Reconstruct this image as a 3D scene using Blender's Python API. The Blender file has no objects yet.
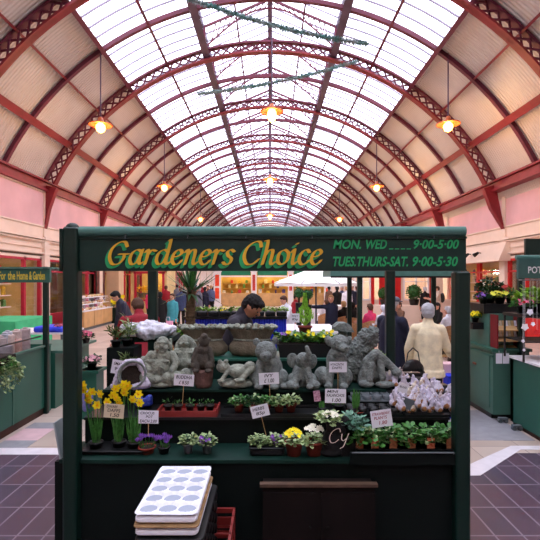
import bpy, math, random
from mathutils import Vector, Matrix, Euler
random.seed(7)
R=math.radians
SC=bpy.context.scene
COL=SC.collection
F=450.0; CH=2.0
def P(px,py,d): return Vector(((px-270)/F*d, d, CH+(280-py)/F*d))
def X(px,d): return (px-270)/F*d
def Z(py,d): return CH+(280-py)/F*d
# ---------------------------------------------------------------- materials
def lin(c):
    c=c/255.0
    return c/12.92 if c<=.04045 else ((c+.055)/1.055)**2.4
def rgb(r,g,b): return (lin(r),lin(g),lin(b),1)
MATS={}
def mat(name,col,rough=.6,metal=0,var=.12,scale=8,bump=0,bscale=60,emit=0,spec=.4,trans=0,alpha=1,col2=None):
    if name in MATS: return MATS[name]
    m=bpy.data.materials.new(name); m.use_nodes=True
    nt=m.node_tree; b=nt.nodes['Principled BSDF']
    c=rgb(*col)
    tc=nt.nodes.new('ShaderNodeTexCoord')
    n=nt.nodes.new('ShaderNodeTexNoise'); n.inputs['Scale'].default_value=scale; n.inputs['Detail'].default_value=4
    nt.links.new(tc.outputs['Object'],n.inputs['Vector'])
    rp=nt.nodes.new('ShaderNodeValToRGB')
    rp.color_ramp.elements[0].position=.3; rp.color_ramp.elements[1].position=.7
    lo=[max(0,x*(1-var)) for x in c[:3]]; hi=[min(1,x*(1+var)) for x in c[:3]]
    if col2: hi=list(rgb(*col2)[:3]); lo=list(c[:3])
    rp.color_ramp.elements[0].color=(*lo,1); rp.color_ramp.elements[1].color=(*hi,1)
    nt.links.new(n.outputs['Fac'],rp.inputs['Fac'])
    nt.links.new(rp.outputs['Color'],b.inputs['Base Color'])
    b.inputs['Roughness'].default_value=rough; b.inputs['Metallic'].default_value=metal
    b.inputs['Specular IOR Level'].default_value=spec
    b.inputs['Alpha'].default_value=alpha
    b.inputs['Transmission Weight'].default_value=trans
    if emit:
        b.inputs['Emission Color'].default_value=c; b.inputs['Emission Strength'].default_value=emit
    if bump:
        n2=nt.nodes.new('ShaderNodeTexNoise'); n2.inputs['Scale'].default_value=bscale; n2.inputs['Detail'].default_value=3
        nt.links.new(tc.outputs['Object'],n2.inputs['Vector'])
        bp=nt.nodes.new('ShaderNodeBump'); bp.inputs['Strength'].default_value=bump; bp.inputs['Distance'].default_value=.015
        nt.links.new(n2.outputs['Fac'],bp.inputs['Height']); nt.links.new(bp.outputs['Normal'],b.inputs['Normal'])
    MATS[name]=m; return m
def glassmat(name,tint=(1,1,1),mix=.07,rough=.05):
    m=bpy.data.materials.new(name); m.use_nodes=True; nt=m.node_tree
    nt.nodes.remove(nt.nodes['Principled BSDF'])
    o=[n for n in nt.nodes if n.type=='OUTPUT_MATERIAL'][0]
    t=nt.nodes.new('ShaderNodeBsdfTransparent'); t.inputs['Color'].default_value=(*tint,1)
    g=nt.nodes.new('ShaderNodeBsdfGlossy'); g.inputs['Roughness'].default_value=rough
    x=nt.nodes.new('ShaderNodeMixShader'); x.inputs[0].default_value=mix
    nt.links.new(t.outputs[0],x.inputs[1]); nt.links.new(g.outputs[0],x.inputs[2]); nt.links.new(x.outputs[0],o.inputs[0])
    return m
# ---------------------------------------------------------------- mesh builder
class MB:
    def __init__(s): s.v=[]; s.f=[]; s.mi=[]; s.sm=[]; s.m=0
    def add(s,vs,fs,smooth=False):
        o=len(s.v); s.v+= [tuple(v) for v in vs]
        for f in fs: s.f.append([i+o for i in f]); s.mi.append(s.m); s.sm.append(smooth)
        return s
    def box(s,c,sz,rot=None):
        hx,hy,hz=sz[0]/2,sz[1]/2,sz[2]/2
        vs=[Vector((x,y,z)) for x in(-hx,hx) for y in(-hy,hy) for z in(-hz,hz)]
        if rot is not None:
            M=rot if isinstance(rot,Matrix) else Euler(rot).to_matrix()
            vs=[M@v for v in vs]
        c=Vector(c); vs=[v+c for v in vs]
        return s.add(vs,[(0,1,3,2),(4,6,7,5),(0,4,5,1),(2,3,7,6),(0,2,6,4),(1,5,7,3)])
    def bb(s,x0,x1,y0,y1,z0,z1): return s.box(((x0+x1)/2,(y0+y1)/2,(z0+z1)/2),(abs(x1-x0),abs(y1-y0),abs(z1-z0)))
    def bar(s,a,b,w,h=None,up=(0,0,1)):
        a=Vector(a);b=Vector(b);d=b-a;L=d.length
        if L<1e-6: return s
        d.normalize(); u=Vector(up)
        if abs(d.dot(u))>.98: u=Vector((0,1,0))
        x=d.cross(u).normalized(); y=x.cross(d)
        M=Matrix((x,d,y)).transposed()
        return s.box((a+b)/2,(w,L,h or w),M)
    def rbox(s,c,sz,r=.01,rz=0):
        # rounded-corner (in plan) box with chamfered top
        hx,hy=sz[0]/2,sz[1]/2; pts=[]
        for cx,cy,a0 in((hx-r,hy-r,0),(-hx+r,hy-r,90),(-hx+r,-hy+r,180),(hx-r,-hy+r,270)):
            for k in range(4):
                a=R(a0+k*30); pts.append((cx,cy,math.cos(a),math.sin(a)))
        c=Vector(c); ca,sa=math.cos(rz),math.sin(rz)
        vs=[];n=len(pts); e=min(r*.6,sz[2]*.3)
        for (z,k) in((-sz[2]/2,r-e),(-sz[2]/2+e,r),(sz[2]/2-e,r),(sz[2]/2,r-e)):
            for p in pts:
                x=p[0]+p[2]*k;y=p[1]+p[3]*k
                vs.append(c+Vector((x*ca-y*sa,x*sa+y*ca,z)))
        fs=[]
        for j in range(3):
            for i in range(n): fs.append((j*n+i,j*n+(i+1)%n,(j+1)*n+(i+1)%n,(j+1)*n+i))
        fs.append(tuple(range(n))[::-1]); fs.append(tuple(3*n+i for i in range(n)))
        return s.add(vs,fs)
    def cyl(s,a,b,r0,r1=None,n=10,caps=True,smooth=True):
        r1=r0 if r1 is None else r1
        a=Vector(a);b=Vector(b);d=(b-a)
        if d.length<1e-7: return s
        d.normalize(); u=Vector((0,0,1)) if abs(d.z)<.9 else Vector((1,0,0))
        x=d.cross(u).normalized(); y=d.cross(x)
        vs=[];fs=[]
        for p,r in((a,r0),(b,r1)):
            for i in range(n):
                t=2*math.pi*i/n; vs.append(p+x*(r*math.cos(t))+y*(r*math.sin(t)))
        for i in range(n): fs.append((i,(i+1)%n,n+(i+1)%n,n+i))
        s.add(vs,fs,smooth)
        if caps:
            s.add(vs[:n],[tuple(range(n))[::-1]]); s.add(vs[n:],[tuple(range(n))])
        return s
    def tube(s,pts,r,n=8,r1=None):
        for i in range(len(pts)-1):
            k0=r if r1 is None else r+(r1-r)*i/(len(pts)-1); k1=r if r1 is None else r+(r1-r)*(i+1)/(len(pts)-1)
            s.cyl(pts[i],pts[i+1],k0,k1,n,caps=True)
        return s
    def ell(s,c,r,rot=None,n=12,m=8):
        c=Vector(c); vs=[];fs=[]
        if not hasattr(r,'__len__'): r=(r,r,r)
        M=Euler(rot).to_matrix() if rot is not None else None
        for j in range(m+1):
            ph=math.pi*j/m
            for i in range(n):
                t=2*math.pi*i/n
                v=Vector((r[0]*math.sin(ph)*math.cos(t),r[1]*math.sin(ph)*math.sin(t),r[2]*math.cos(ph)))
                if M: v=M@v
                vs.append(v+c)
        for j in range(m):
            for i in range(n):
                fs.append((j*n+i,(j+1)*n+i,(j+1)*n+(i+1)%n,j*n+(i+1)%n))
        return s.add(vs,fs,True)
    def lathe(s,c,prof,n=16,wob=0):
        c=Vector(c);vs=[];fs=[]
        for j,(r,z) in enumerate(prof):
            for i in range(n):
                t=2*math.pi*i/n; k=r*(1+wob*math.sin(t*5+j))
                vs.append(c+Vector((k*math.cos(t),k*math.sin(t),z)))
        for j in range(len(prof)-1):
            for i in range(n): fs.append((j*n+i,j*n+(i+1)%n,(j+1)*n+(i+1)%n,(j+1)*n+i))
        return s.add(vs,fs,True)
    def prism(s,pts,axis,a,b):
        # pts 2-D outline; axis 'y': (x,z) extruded in y ; 'x': (y,z) ; 'z': (x,y)
        n=len(pts); vs=[]
        for t in(a,b):
            for p in pts:
                vs.append({'y':(p[0],t,p[1]),'x':(t,p[0],p[1]),'z':(p[0],p[1],t)}[axis])
        fs=[(i,(i+1)%n,n+(i+1)%n,n+i) for i in range(n)]+[tuple(range(n))[::-1],tuple(range(n,2*n))]
        return s.add(vs,fs)
    def quad(s,a,b,c,d): return s.add([a,b,c,d],[(0,1,2,3)])
    def leaf(s,base,tip,w,bend=.0,up=None):
        base=Vector(base);tip=Vector(tip);d=tip-base;L=d.length
        if L<1e-6: return s
        u=Vector(up) if up is not None else Vector((random.uniform(-1,1),random.uniform(-1,1),random.uniform(-.2,1)))
        sd=d.cross(u)
        if sd.length<1e-6: sd=Vector((1,0,0))
        sd.normalize(); nn=sd.cross(d).normalized()
        m=base+d*.45+nn*bend*L; q=base+d*.8+nn*bend*L*.7
        f=nn*w*.18
        return s.add([base,m+sd*w/2+f,m,m-sd*w/2+f,q+sd*w*.35+f,q-sd*w*.35+f,tip,q],
                     [(0,1,2),(0,2,3),(1,4,7,2),(2,7,5,3),(4,6,7),(7,6,5)],True)
    def build(s,name,m,parent=None,loc=None,rot=None):
        me=bpy.data.meshes.new(name); me.from_pydata(s.v,[],s.f)
        ms=m if isinstance(m,(list,tuple)) else [m]
        for x in ms: me.materials.append(x)
        me.polygons.foreach_set('material_index',s.mi); me.polygons.foreach_set('use_smooth',s.sm)
        me.update()
        o=bpy.data.objects.new(name,me); COL.objects.link(o)
        if parent: o.parent=parent
        if loc is not None: o.location=loc
        if rot is not None: o.rotation_euler=rot
        return o
def empty(name,loc,rz=0,label=None,cat=None,group=None):
    o=bpy.data.objects.new(name,None); COL.objects.link(o); o.location=loc; o.rotation_euler=(0,0,rz)
    o.empty_display_size=.1
    return tag(o,label,cat,group)
def tag(o,label=None,cat=None,group=None,kind=None):
    if label: o['label']=label
    if cat: o['category']=cat
    if group: o['group']=group
    if kind: o['kind']=kind
    return o
def struct(o): o['kind']='structure'; return o
KIDS={}
def copy_tree(o,loc=None,rz=None,label=None,scale=None,parent=None):
    c=o.copy(); COL.objects.link(c)
    if parent: c.parent=parent
    if loc is not None: c.location=loc
    if rz is not None: c.rotation_euler=(0,0,rz)
    if scale is not None: c.scale=(scale,)*3 if not hasattr(scale,'__len__') else scale
    if label: c['label']=label
    for ch in list(o.children): copy_tree(ch,parent=c)
    return c
def from_eval(tmp,name,m,parent=None,loc=None,rot=None):
    dg=bpy.context.evaluated_depsgraph_get(); dg.update()
    me=bpy.data.meshes.new_from_object(tmp.evaluated_get(dg)); me.name=name
    bpy.data.objects.remove(tmp)
    me.materials.clear()
    for x in (m if isinstance(m,(list,tuple)) else [m]): me.materials.append(x)
    o=bpy.data.objects.new(name,me); COL.objects.link(o)
    if parent: o.parent=parent
    if loc is not None: o.location=loc
    if rot is not None: o.rotation_euler=rot
    return o
# union of ellipsoids / round cones, fused into one continuous skin
def blob(name,prims,vox,m,parent=None,loc=None,rot=None,smooth=3,extra=None,disp=0,dscale=.03):
    b=MB()
    for p in prims:
        if p[0]=='e': b.ell(p[1],p[2],p[3] if len(p)>3 else None,14,10)
        elif p[0]=='l':
            vs=[];fs=[];n=16;rg=p[1]
            for c,rx,ry in rg:
                for i in range(n): a=2*math.pi*i/n; vs.append((c[0]+rx*math.cos(a),c[1]+ry*math.sin(a),c[2]))
            for j in range(len(rg)-1):
                for i in range(n): fs.append((j*n+i,j*n+(i+1)%n,(j+1)*n+(i+1)%n,(j+1)*n+i))
            fs+=[tuple(range(n))[::-1],tuple((len(rg)-1)*n+i for i in range(n))]
            b.add(vs,fs)
        else:
            _,a,c,r0,r1=p; a=Vector(a);c=Vector(c)
            b.cyl(a,c,r0,r1,12,caps=True); b.ell(a,r0,None,12,8); b.ell(c,r1,None,12,8)
    me=bpy.data.meshes.new('t'); me.from_pydata(b.v,[],b.f); me.update()
    t=bpy.data.objects.new('t',me); COL.objects.link(t)
    r=t.modifiers.new('r','REMESH'); r.mode='VOXEL'; r.voxel_size=vox; r.use_smooth_shade=True
    if smooth:
        k=t.modifiers.new('s','SMOOTH'); k.iterations=smooth; k.factor=.5
    if disp:
        tx=bpy.data.textures.new('d','CLOUDS'); tx.noise_scale=dscale
        d=t.modifiers.new('d','DISPLACE'); d.texture=tx; d.strength=disp; d.mid_level=.5
    o=from_eval(t,name,m,parent,loc,rot)
    if extra is not None:
        me2=o.data; vs=[tuple(v.co) for v in me2.vertices]; fs=[tuple(p.vertices) for p in me2.polygons]
        n=len(vs); nm=bpy.data.meshes.new(name); nm.from_pydata(vs+extra.v,[],fs+[[i+n for i in f] for f in extra.f])
        nm.polygons.foreach_set('use_smooth',[True]*len(nm.polygons)); nm.update()
        for x in me2.materials: nm.materials.append(x)
        o.data=nm
    return o
def text(body,w,h,m,parent,loc,rot=(R(90),0,0),shear=0,bold=0,name='lettering',ext=.001):
    cu=bpy.data.curves.new('t','FONT'); cu.body=body; cu.shear=shear; cu.offset=bold; cu.extrude=0; cu.resolution_u=3
    t=bpy.data.objects.new('t',cu); COL.objects.link(t)
    o=from_eval(t,name,m,parent,loc,rot)
    xs=[v.co.x for v in o.data.vertices]; ys=[v.co.y for v in o.data.vertices]
    if not xs: return o
    sx=w/(max(xs)-min(xs)); sy=h/(max(ys)-min(ys)); x0=(max(xs)+min(xs))/2; y0=(max(ys)+min(ys))/2
    for v in o.data.vertices: v.co=((v.co.x-x0)*sx,(v.co.y-y0)*sy,0)
    return o
# ---------------------------------------------------------------- palette
dkgreen=mat('dark green gloss paint',(5,36,28),.42,var=.15,scale=3)
boardgreen=mat('sign board green paint',(6,44,36),.5,var=.1,scale=3)
panelgreen=mat('green stall panel paint',(34,92,76),.45,var=.12,scale=1.5)
greygreen=mat('grey green weathered paint',(70,112,98),.5,var=.15,scale=2)
tubegreen=mat('grey green canvas roll',(78,122,112),.6,var=.12,scale=10,bump=.2)
gold=mat('gold sign paint',(214,168,40),.5,var=.1)
brightgreen=mat('bright green sign paint',(30,160,95),.5,var=.1)
white=mat('white paint',(235,235,238),.5,var=.04)
cardm=mat('white card',(226,226,236),.7,var=.03)
creamcard=mat('cream card',(205,190,160),.7,var=.05)
ink=mat('black marker ink',(22,22,45),.7,var=.0)
redink=mat('red marker ink',(150,30,60),.7)
steelred=mat('red painted iron',(132,36,44),.5,var=.2,scale=2)
steelmauve=mat('backlit red painted iron',(104,38,58),.55,var=.2,scale=2)  # same red iron, mauve of backlight and glare put into its colour
steelpurp=mat('purple grey painted timber',(92,72,92),.6,var=.2,scale=2)
pinkwall=mat('dusty pink wall panel',(222,180,184),.8,var=.08,scale=1.2)
creamwall=mat('cream painted plaster',(232,214,198),.75,var=.06,scale=1.5)
magenta=mat('red pink painted wood',(178,34,62),.5,var=.12)
redpaint=mat('bright red painted wood',(196,28,30),.45,var=.12)
blackpl=mat('black plastic',(14,15,16),.4,var=.2)
greypl=mat('grey plastic',(92,100,104),.5,var=.15)
terracotta=mat('terracotta',(128,48,34),.8,var=.2,scale=30)
soil=mat('soil',(36,26,20),.95,var=.5,scale=60,bump=.6,bscale=90)
stone=mat('cast grey stone',(116,124,120),.9,var=.45,scale=18,bump=1,bscale=60)
stone2=mat('pale cast stone',(142,148,134),.9,var=.45,scale=18,bump=1,bscale=60)
sackst=mat('brown grey cast stone',(108,98,80),.9,var=.3,scale=10,bump=.7,bscale=60)
brownst=mat('reddish brown cast stone',(118,88,80),.9,var=.35,scale=20,bump=.8,bscale=60)
leafg=mat('green leaf',(62,118,48),.5,var=.5,scale=40)
leafd=mat('dark green leaf',(26,74,34),.5,var=.5,scale=30)
leafv=mat('variegated pale leaf',(98,140,70),.5,scale=60,col2=(196,208,160))
leafy=mat('yellow green leaf',(128,170,50),.5,var=.4,scale=30)
yellow=mat('yellow petal',(255,228,20),.6,var=.15,scale=30)
orange=mat('orange yellow petal',(250,196,14),.6,var=.15)
purple=mat('purple petal',(140,90,190),.6,var=.3,scale=40)
whitepet=mat('white petal',(240,240,220),.6,var=.08)
pinkpet=mat('pink petal',(225,110,140),.6,var=.3,scale=30)
wood=mat('dark brown wood',(58,28,16),.6,var=.3,scale=4)
pale=mat('pale varnished wood',(206,164,110),.5,var=.15,scale=3)
wicker=mat('tan wicker',(160,112,70),.7,var=.35,scale=40,bump=.5)
blue=mat('bright blue sheet',(28,48,190),.6,var=.25,scale=3)
redpl=mat('red plastic',(128,38,34),.45,var=.15)
lilac=mat('lilac white film',(200,194,212),.35,var=.12,scale=25,bump=.6,bscale=40)
polyst=mat('white polystyrene',(236,238,246),.7,var=.03)
polyshade=mat('shaded polystyrene',(158,166,182),.7,var=.05)  # white polystyrene with the shade of the dips put into the colour
glass=glassmat('clear glass')
# ================================================================ HALL
W=8.5; ZC=1.5; RO=9.6; RI=9.15; Y0=-8.0; Y1=80.0
def arc(r,t): return (r*math.sin(t), ZC+r*math.cos(t))
def arcbox(b,r0,r1,t0,t1,n,ya,yb):
    vs=[];fs=[]
    for i in range(n+1):
        t=t0+(t1-t0)*i/n
        for r,y in((r0,ya),(r1,ya),(r1,yb),(r0,yb)):
            x,z=arc(r,t); vs.append((x,y,z))
    for i in range(n):
        for k in range(4): fs.append((i*4+k,i*4+(k+1)%4,(i+1)*4+(k+1)%4,(i+1)*4+k))
    fs+= [(0,1,2,3),(4*n+3,4*n+2,4*n+1,4*n)]
    return b.add(vs,fs)
def tofx(x,r): return math.asin(x/r)
TE=tofx(8.5,9.52); TS=tofx(5.36,9.5); TL=tofx(2.45,9.5)
# roof boarding with corrugation running over the arch
def corr():
    m=bpy.data.materials.new('white corrugated boarding'); m.use_nodes=True; nt=m.node_tree; b=nt.nodes['Principled BSDF']
    tc=nt.nodes.new('ShaderNodeTexCoord'); w=nt.nodes.new('ShaderNodeTexWave'); w.wave_type='BANDS'; w.bands_direction='Y'
    w.inputs['Scale'].default_value=2.6; w.inputs['Distortion'].default_value=.25
    nt.links.new(tc.outputs['Object'],w.inputs['Vector'])
    n=nt.nodes.new('ShaderNodeTexNoise'); n.inputs['Scale'].default_value=.7; nt.links.new(tc.outputs['Object'],n.inputs['Vector'])
    r=nt.nodes.new('ShaderNodeValToRGB'); r.color_ramp.elements[0].color=rgb(196,184,176); r.color_ramp.elements[1].color=rgb(226,218,208)
    nt.links.new(n.outputs['Fac'],r.inputs['Fac']); nt.links.new(r.outputs[0],b.inputs['Base Color'])
    bp=nt.nodes.new('ShaderNodeBump'); bp.inputs['Strength'].default_value=.5; bp.inputs['Distance'].default_value=.05
    nt.links.new(w.outputs['Fac'],bp.inputs['Height']); nt.links.new(bp.outputs[0],b.inputs['Normal']); b.inputs['Roughness'].default_value=.7
    return m
board=corr()
for sgn,nm in((-1,'ceiling'),(1,'ceiling')):
    b=MB(); arcbox(b,9.62,9.68,sgn*TS,sgn*tofx(8.95,9.62),18,Y0,Y1); struct(b.build(nm,board))
# side skylights and lantern glazing
sky=glassmat('skylight glass',(.93,.93,1.0),.06,.2)
bars=mat('white glazing bars',(150,140,160),.6)
for sgn,k in((-1,1),(1,2)):
    b=MB(); n=10
    for i in range(n):
        a0=sgn*(TL+(TS-TL)*i/n);a1=sgn*(TL+(TS-TL)*(i+1)/n); p=arc(9.64,a0);q=arc(9.64,a1)
        b.quad((p[0],Y0,p[1]),(q[0],Y0,q[1]),(q[0],Y1,q[1]),(p[0],Y1,p[1]))
    w=struct(b.build('window_%d'%k,sky))
    b=MB(); y=Y0
    while y<Y1:
        arcbox(b,9.58,9.63,sgn*TL,sgn*TS,6,y-.017,y+.017); y+=.547
    b.build('glazing_bar',bars,w)
ZL0=arc(9.5,TL)[1]; ZL1=ZL0+1.0; ZR=ZL1+1.1
b=MB()
for s in(-1,1):
    b.quad((s*2.6,Y0,ZL1),(0,Y0,ZR),(0,Y1,ZR),(s*2.6,Y1,ZL1))
    b.quad((s*2.5,Y0,ZL0),(s*2.5,Y1,ZL0),(s*2.5,Y1,ZL1),(s*2.5,Y0,ZL1))
w=struct(b.build('window_3',sky))
b=MB(); y=Y0
while y<Y1:
    for s in(-1,1): b.bar((s*2.6,y,ZL1-.03),(0,y,ZR-.03),.03,.05)
    y+=.547
b.build('glazing_bar',bars,w)
# purlins
def purlin(k,x,r,wr,wy,m,sides=(-1,1)):
    for s in sides:
        b=MB(); t=tofx(x,r)*s; c=arc(r,t)
        b.box((c[0],(Y0+Y1)/2,c[1]),(wy,Y1-Y0,wr),(0,t,0)); struct(b.build('trim_%d'%k,m)); k+=1
purlin(1,5.36,9.5,.28,.14,steelmauve); purlin(3,6.55,9.55,.12,.07,steelred); purlin(5,7.65,9.5,.12,.24,steelred)
purlin(7,3.9,9.52,.16,.09,steelmauve); purlin(9,2.45,9.45,.34,.26,steelpurp)
b=MB(); b.bb(-.09,.09,Y0,Y1,ZR-.3,ZR-.02); struct(b.build('trim_11',steelpurp))
for k,s in((12,-1),(13,1)):
    for z in(ZL1,):
        b=MB(); b.bb(s*2.6-.08,s*2.6+.08,Y0,Y1,z-.1,z+.1); struct(b.build('trim_%d'%k,steelpurp))
for k,s in((14,-1),(15,1)):
    b=MB(); b.bb(s*1.3-.03,s*1.3+.03,Y0,Y1,ZL1+.42,ZL1+.52); struct(b.build('trim_%d'%k,steelmauve))
# eave beams
for k,s in((16,-1),(17,1)):
    b=MB(); x=8.42
    b.bb(s*(x),s*(x+.5),Y0,Y1,5.36,5.44); b.bb(s*(x+.1),s*(x+.16),Y0,Y1,5.44,5.72); b.bb(s*x,s*(x+.3),Y0,Y1,5.70,5.77)
    struct(b.build('trim_%d'%k,steelred))
ORD=['nearest','second','third','fourth','fifth','sixth','seventh','eighth','ninth','tenth','eleventh','twelfth','thirteenth','fourteenth','fifteenth','sixteenth']
# main lattice ribs
def make_rib():
    e=empty('arch_rib',(0,0,0),0,'x','roof arch','lattice roof arches')
    b=MB()
    arcbox(b,RO-.07,RO,-TE,TE,48,-.11,.11); b.build('outer_chord',steelmauve,e)
    b=MB(); arcbox(b,RI,RI+.06,-TE,TE,48,-.13,.13); arcbox(b,RI-.0,RI+.12,-TE,TE,48,-.02,.02); b.build('inner_chord',steelred,e)
    b=MB(); n=56
    for i in range(n):
        t0=-TE+2*TE*i/n;t1=-TE+2*TE*(i+1)/n
        a=arc(RI+.1,t0);c=arc(RO-.07,t1);d=arc(RO-.07,t0);f=arc(RI+.1,t1)
        for y in(-.02,.02):
            p,q=((a,c) if y<0 else (d,f))
            b.bar((p[0],y,p[1]),(q[0],y,q[1]),.03,.055,up=(0,1,0)) if False else b.bar((p[0],y,p[1]),(q[0],y,q[1]),.055,.03,up=(0,1,0))
    b.build('lattice_web',steelmauve,e)
    for s in(-1,1):
        b=MB(); o=.2 if s>0 else 0
        b.prism([(s*8.12,5.5),(s*8.59,5.62),(s*(8.59+o*1.6),4.0),(s*(8.56+o*1.6),3.95),(s*8.42,4.7)],'y',-.03,.03)
        b.prism([(s*8.10,5.5),(s*8.14,5.5),(s*8.44,4.7),(s*(8.58+o*1.6),3.95),(s*(8.54+o*1.6),3.95),(s*8.38,4.72)],'y',-.11,.11)
        b.build('foot_bracket',steelred,e)
    return e
rib0=make_rib(); ys=[17.15+5.47*k for k in range(-1,12)]
for i,y in enumerate(ys):
    lb='red lattice iron roof arch, the %s one counted from the camera'%ORD[i]
    if i==0: rib0.location=(0,y,0); rib0['label']=lb
    else: copy_tree(rib0,(0,y,0),label=lb)
# thin intermediate arches
e=empty('slender_rib',(0,0,0),0,'x','roof arch','slender plain roof arches')
for s in(-1,1):
    b=MB(); arcbox(b,9.46,9.60,s*.0,s*TE,30,-.035,.035); arcbox(b,9.45,9.47,0,s*TE,30,-.07,.07); b.build('curved_bar',steelmauve,e)
for i in range(12):
    y=17.15+2.735+5.47*(i-1); lb='slender plain iron arch between two lattice arches, the %s one counted from the camera'%ORD[i]
    if i==0: e.location=(0,y,0); e['label']=lb
    else: copy_tree(e,(0,y,0),label=lb)
# lantern trusses (gabled lattice above the crown)
def gable():
    e=empty('lantern_truss',(0,0,0),0,'x','roof truss','gabled lantern trusses')
    b=MB()
    for s in(-1,1):
        b.bar((s*2.55,0,ZL1-.05),(0,0,ZR-.08),.07,.07); b.bar((s*2.5,0,ZL0),(s*2.5,0,ZL1),.08)
    b.build('top_chord',steelmauve,e)
    b=MB(); n=12
    def lo(u): # u 0..1 from side to centre
        return (2.4*(1-u), ZL0+.25+ (ZR-.42-ZL0-.25)*math.sin(u*math.pi/2))
    def hi(u): return (2.5*(1-u),ZL1-.05+(ZR-.03-ZL1)*u)
    for s in(-1,1):
        for i in range(n):
            p=lo(i/n);q=lo((i+1)/n); b.bar((s*p[0],0,p[1]),(s*q[0],0,q[1]),.05)
        for i in range(1,n):
            p=lo(i/n);q=hi(i/n);r=hi(min(1,(i+1)/n)); b.bar((s*p[0],0,p[1]),(s*q[0],0,q[1]),.03); b.bar((s*p[0],0,p[1]),(s*r[0],0,r[1]),.03)
    b.build('lattice_web',steelmauve,e); return e
g=gable()
for i,y in enumerate([17.15+2.735*k for k in range(0,14)]):
    lb='gabled lattice truss in the raised lantern, the %s one counted from the camera'%(ORD+['seventeenth'])[i]
    if i==0: g.location=(0,y,0); g['label']=lb
    else: copy_tree(g,(0,y,0),label=lb)
# walls
XL,XR=-8.6,8.95
def wall(side,xw,s):
    o=.3*s
    b=MB(); b.bb(xw,xw+o,Y0,Y1,2.9,5.9); root=struct(b.build('wall_'+side,creamwall))
    b=MB(); b.bb(xw-.02*s,xw+.1*s,Y0,Y1,4.05,5.28); b.build('pink_panel',pinkwall,root)
    b=MB()
    for z,h,d in((4.0,.05,.05),(3.52,.08,.16),(3.44,.05,.1),(2.98,.06,.1),(3.2,.03,.05),(5.3,.06,.06)): b.bb(xw-d*s,xw+.05*s,Y0,Y1,z,z+h)
    b.build('moulding',creamwall,root)
    b=MB()
    for k in range(-4,12):
        y=17.15+5.47*k; b.bb(xw-.12*s,xw+.3*s,y-.2,y+.2,0,3.5); b.bb(xw-.17*s,xw+.1*s,y-.25,y+.25,3.5,3.62); b.bb(xw-.16*s,xw+.1*s,y-.24,y+.24,0,.3)
        b.bb(xw-.06*s,xw+.1*s,y-.12,y+.12,3.6,5.3)
    b.build('pilaster',creamwall,root)
wall('left',XL,-1); wall('right',XR,1)
b=MB(); b.bb(-9.6,10,Y1,Y1+.3,0,13.5); struct(b.build('wall_far',creamwall))
b=MB(); b.bb(-9.6,10,Y0-.3,Y0,0,13.5); struct(b.build('wall_near',creamwall))
# shop fronts behind the walls: one per bay
warmint=mat('warm yellow shop interior',(214,190,134),.8,var=.12,scale=2)
darkint=mat('dim shop interior',(120,92,76),.8,var=.3,scale=2)
goods=[mat('packaged goods %d'%i,c,.6,var=.4,scale=9) for i,c in enumerate([(196,60,60),(230,215,190),(70,60,110),(225,180,60),(90,140,80)])]
shopn=[0]
def shop(side,k,fm,intm,lb,shelves=False,lamp=True):
    s=-1 if side=='left' else 1; xw=XL if s<0 else XR
    ya=17.15+5.47*k+.2; yb=ya+5.07
    r=empty('shop',(xw,(ya+yb)/2,0),0,lb,'shop')
    ya-=r.location.y; yb-=r.location.y
    b=MB(); 
    b.bb(s*2.0,s*2.05,ya,yb,0,2.9); b.bb(s*.1,s*2,ya-.05,ya,0,2.9); b.bb(s*.1,s*2,yb,yb+.05,0,2.9); b.bb(0,s*2,ya,yb,2.9,2.95); b.bb(s*.3,s*2,ya,yb,0,.03)
    b.build('interior',intm,r)
    b=MB(); b.bb(s*.02,s*.1,ya,yb,0,.62); b.build('stall_riser',fm,r)
    fr=MB()
    for y in(ya+.06,ya+1.9,ya+2.1,yb-1.15,yb-.06): fr.bb(-s*.0,s*.12,y-.06,y+.06,.0,2.85)
    fr.bb(-s*.0,s*.12,ya,yb,2.72,2.80); fr.bb(0,s*.12,ya,yb,.58,.68); fr.bb(.0,s*.1,ya,yb,2.3,2.36)
    fr.build('frame',fm,r)
    b=MB(); b.bb(0,s*.12,ya,yb,2.8,2.92); b.build('lintel',creamwall,r)
    b=MB(); b.bb(s*.05,s*.06,ya,yb,.65,2.75); b.build('pane',glass,r)
    if shelves:
        for z in(1.05,1.45,1.85,2.2):
            b=MB(); b.bb(s*.4,s*.9,ya+.3,yb-1.3,z,z+.04); b.build('shelf',creamwall,r)
            y=ya+.35; q=0
            while y<yb-1.45:
                w=random.uniform(.12,.24); h=random.uniform(.14,.3); bb=MB(); bb.rbox((0,0,h/2),(.14,w,h),.02); bb.rbox((0,0,h+.012),(.08,w*.5,.024),.01)
                tag(bb.build('packet',random.choice(goods),None,(r.location.x+s*.55,r.location.y+y+w/2,z+.04)),'small packet on the lit shelves of the yellow shop window on the left','packet','packets on the lit shop shelves')
                y+=w+random.uniform(.02,.22)
    if lamp:
        ld=bpy.data.lights.new('shop_light','AREA'); ld.energy=26; ld.size=1.6; ld.color=(1,.82,.55)
        lo=bpy.data.objects.new('shop_light',ld); COL.objects.link(lo); lo.parent=r; lo.location=(s*1.0,0,2.8)
adj=['nearest','second','third','fourth','fifth']
shop('left',-1,magenta,warmint,'red framed shop window with yellow lit shelves behind the Home and Garden sign',True)
shop('left',0,magenta,darkint,'pink red shop front behind the bakery glass counter on the left wall')
shop('left',1,magenta,warmint,'red framed yellow lit shop past the bakery counter')
shop('left',2,magenta,darkint,'red framed shop farther along the left wall, beyond the yellow lit kiosk')
shop('left',3,magenta,warmint,'farthest modelled shop front on the left wall')
shop('right',-1,redpaint,darkint,'bright red shop front behind the flower rack on the right')
shop('right',0,redpaint,warmint,'red shop front on the right under the cream fascia with two black spotlights',True)
for k in (2,3,4): shop('right',k,redpaint,darkint,'red shop front on the right wall beyond the cafe, bay %s'%adj[k-1])
shop('left',4,magenta,darkint,'deep left wall shop near the hall end')
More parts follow.
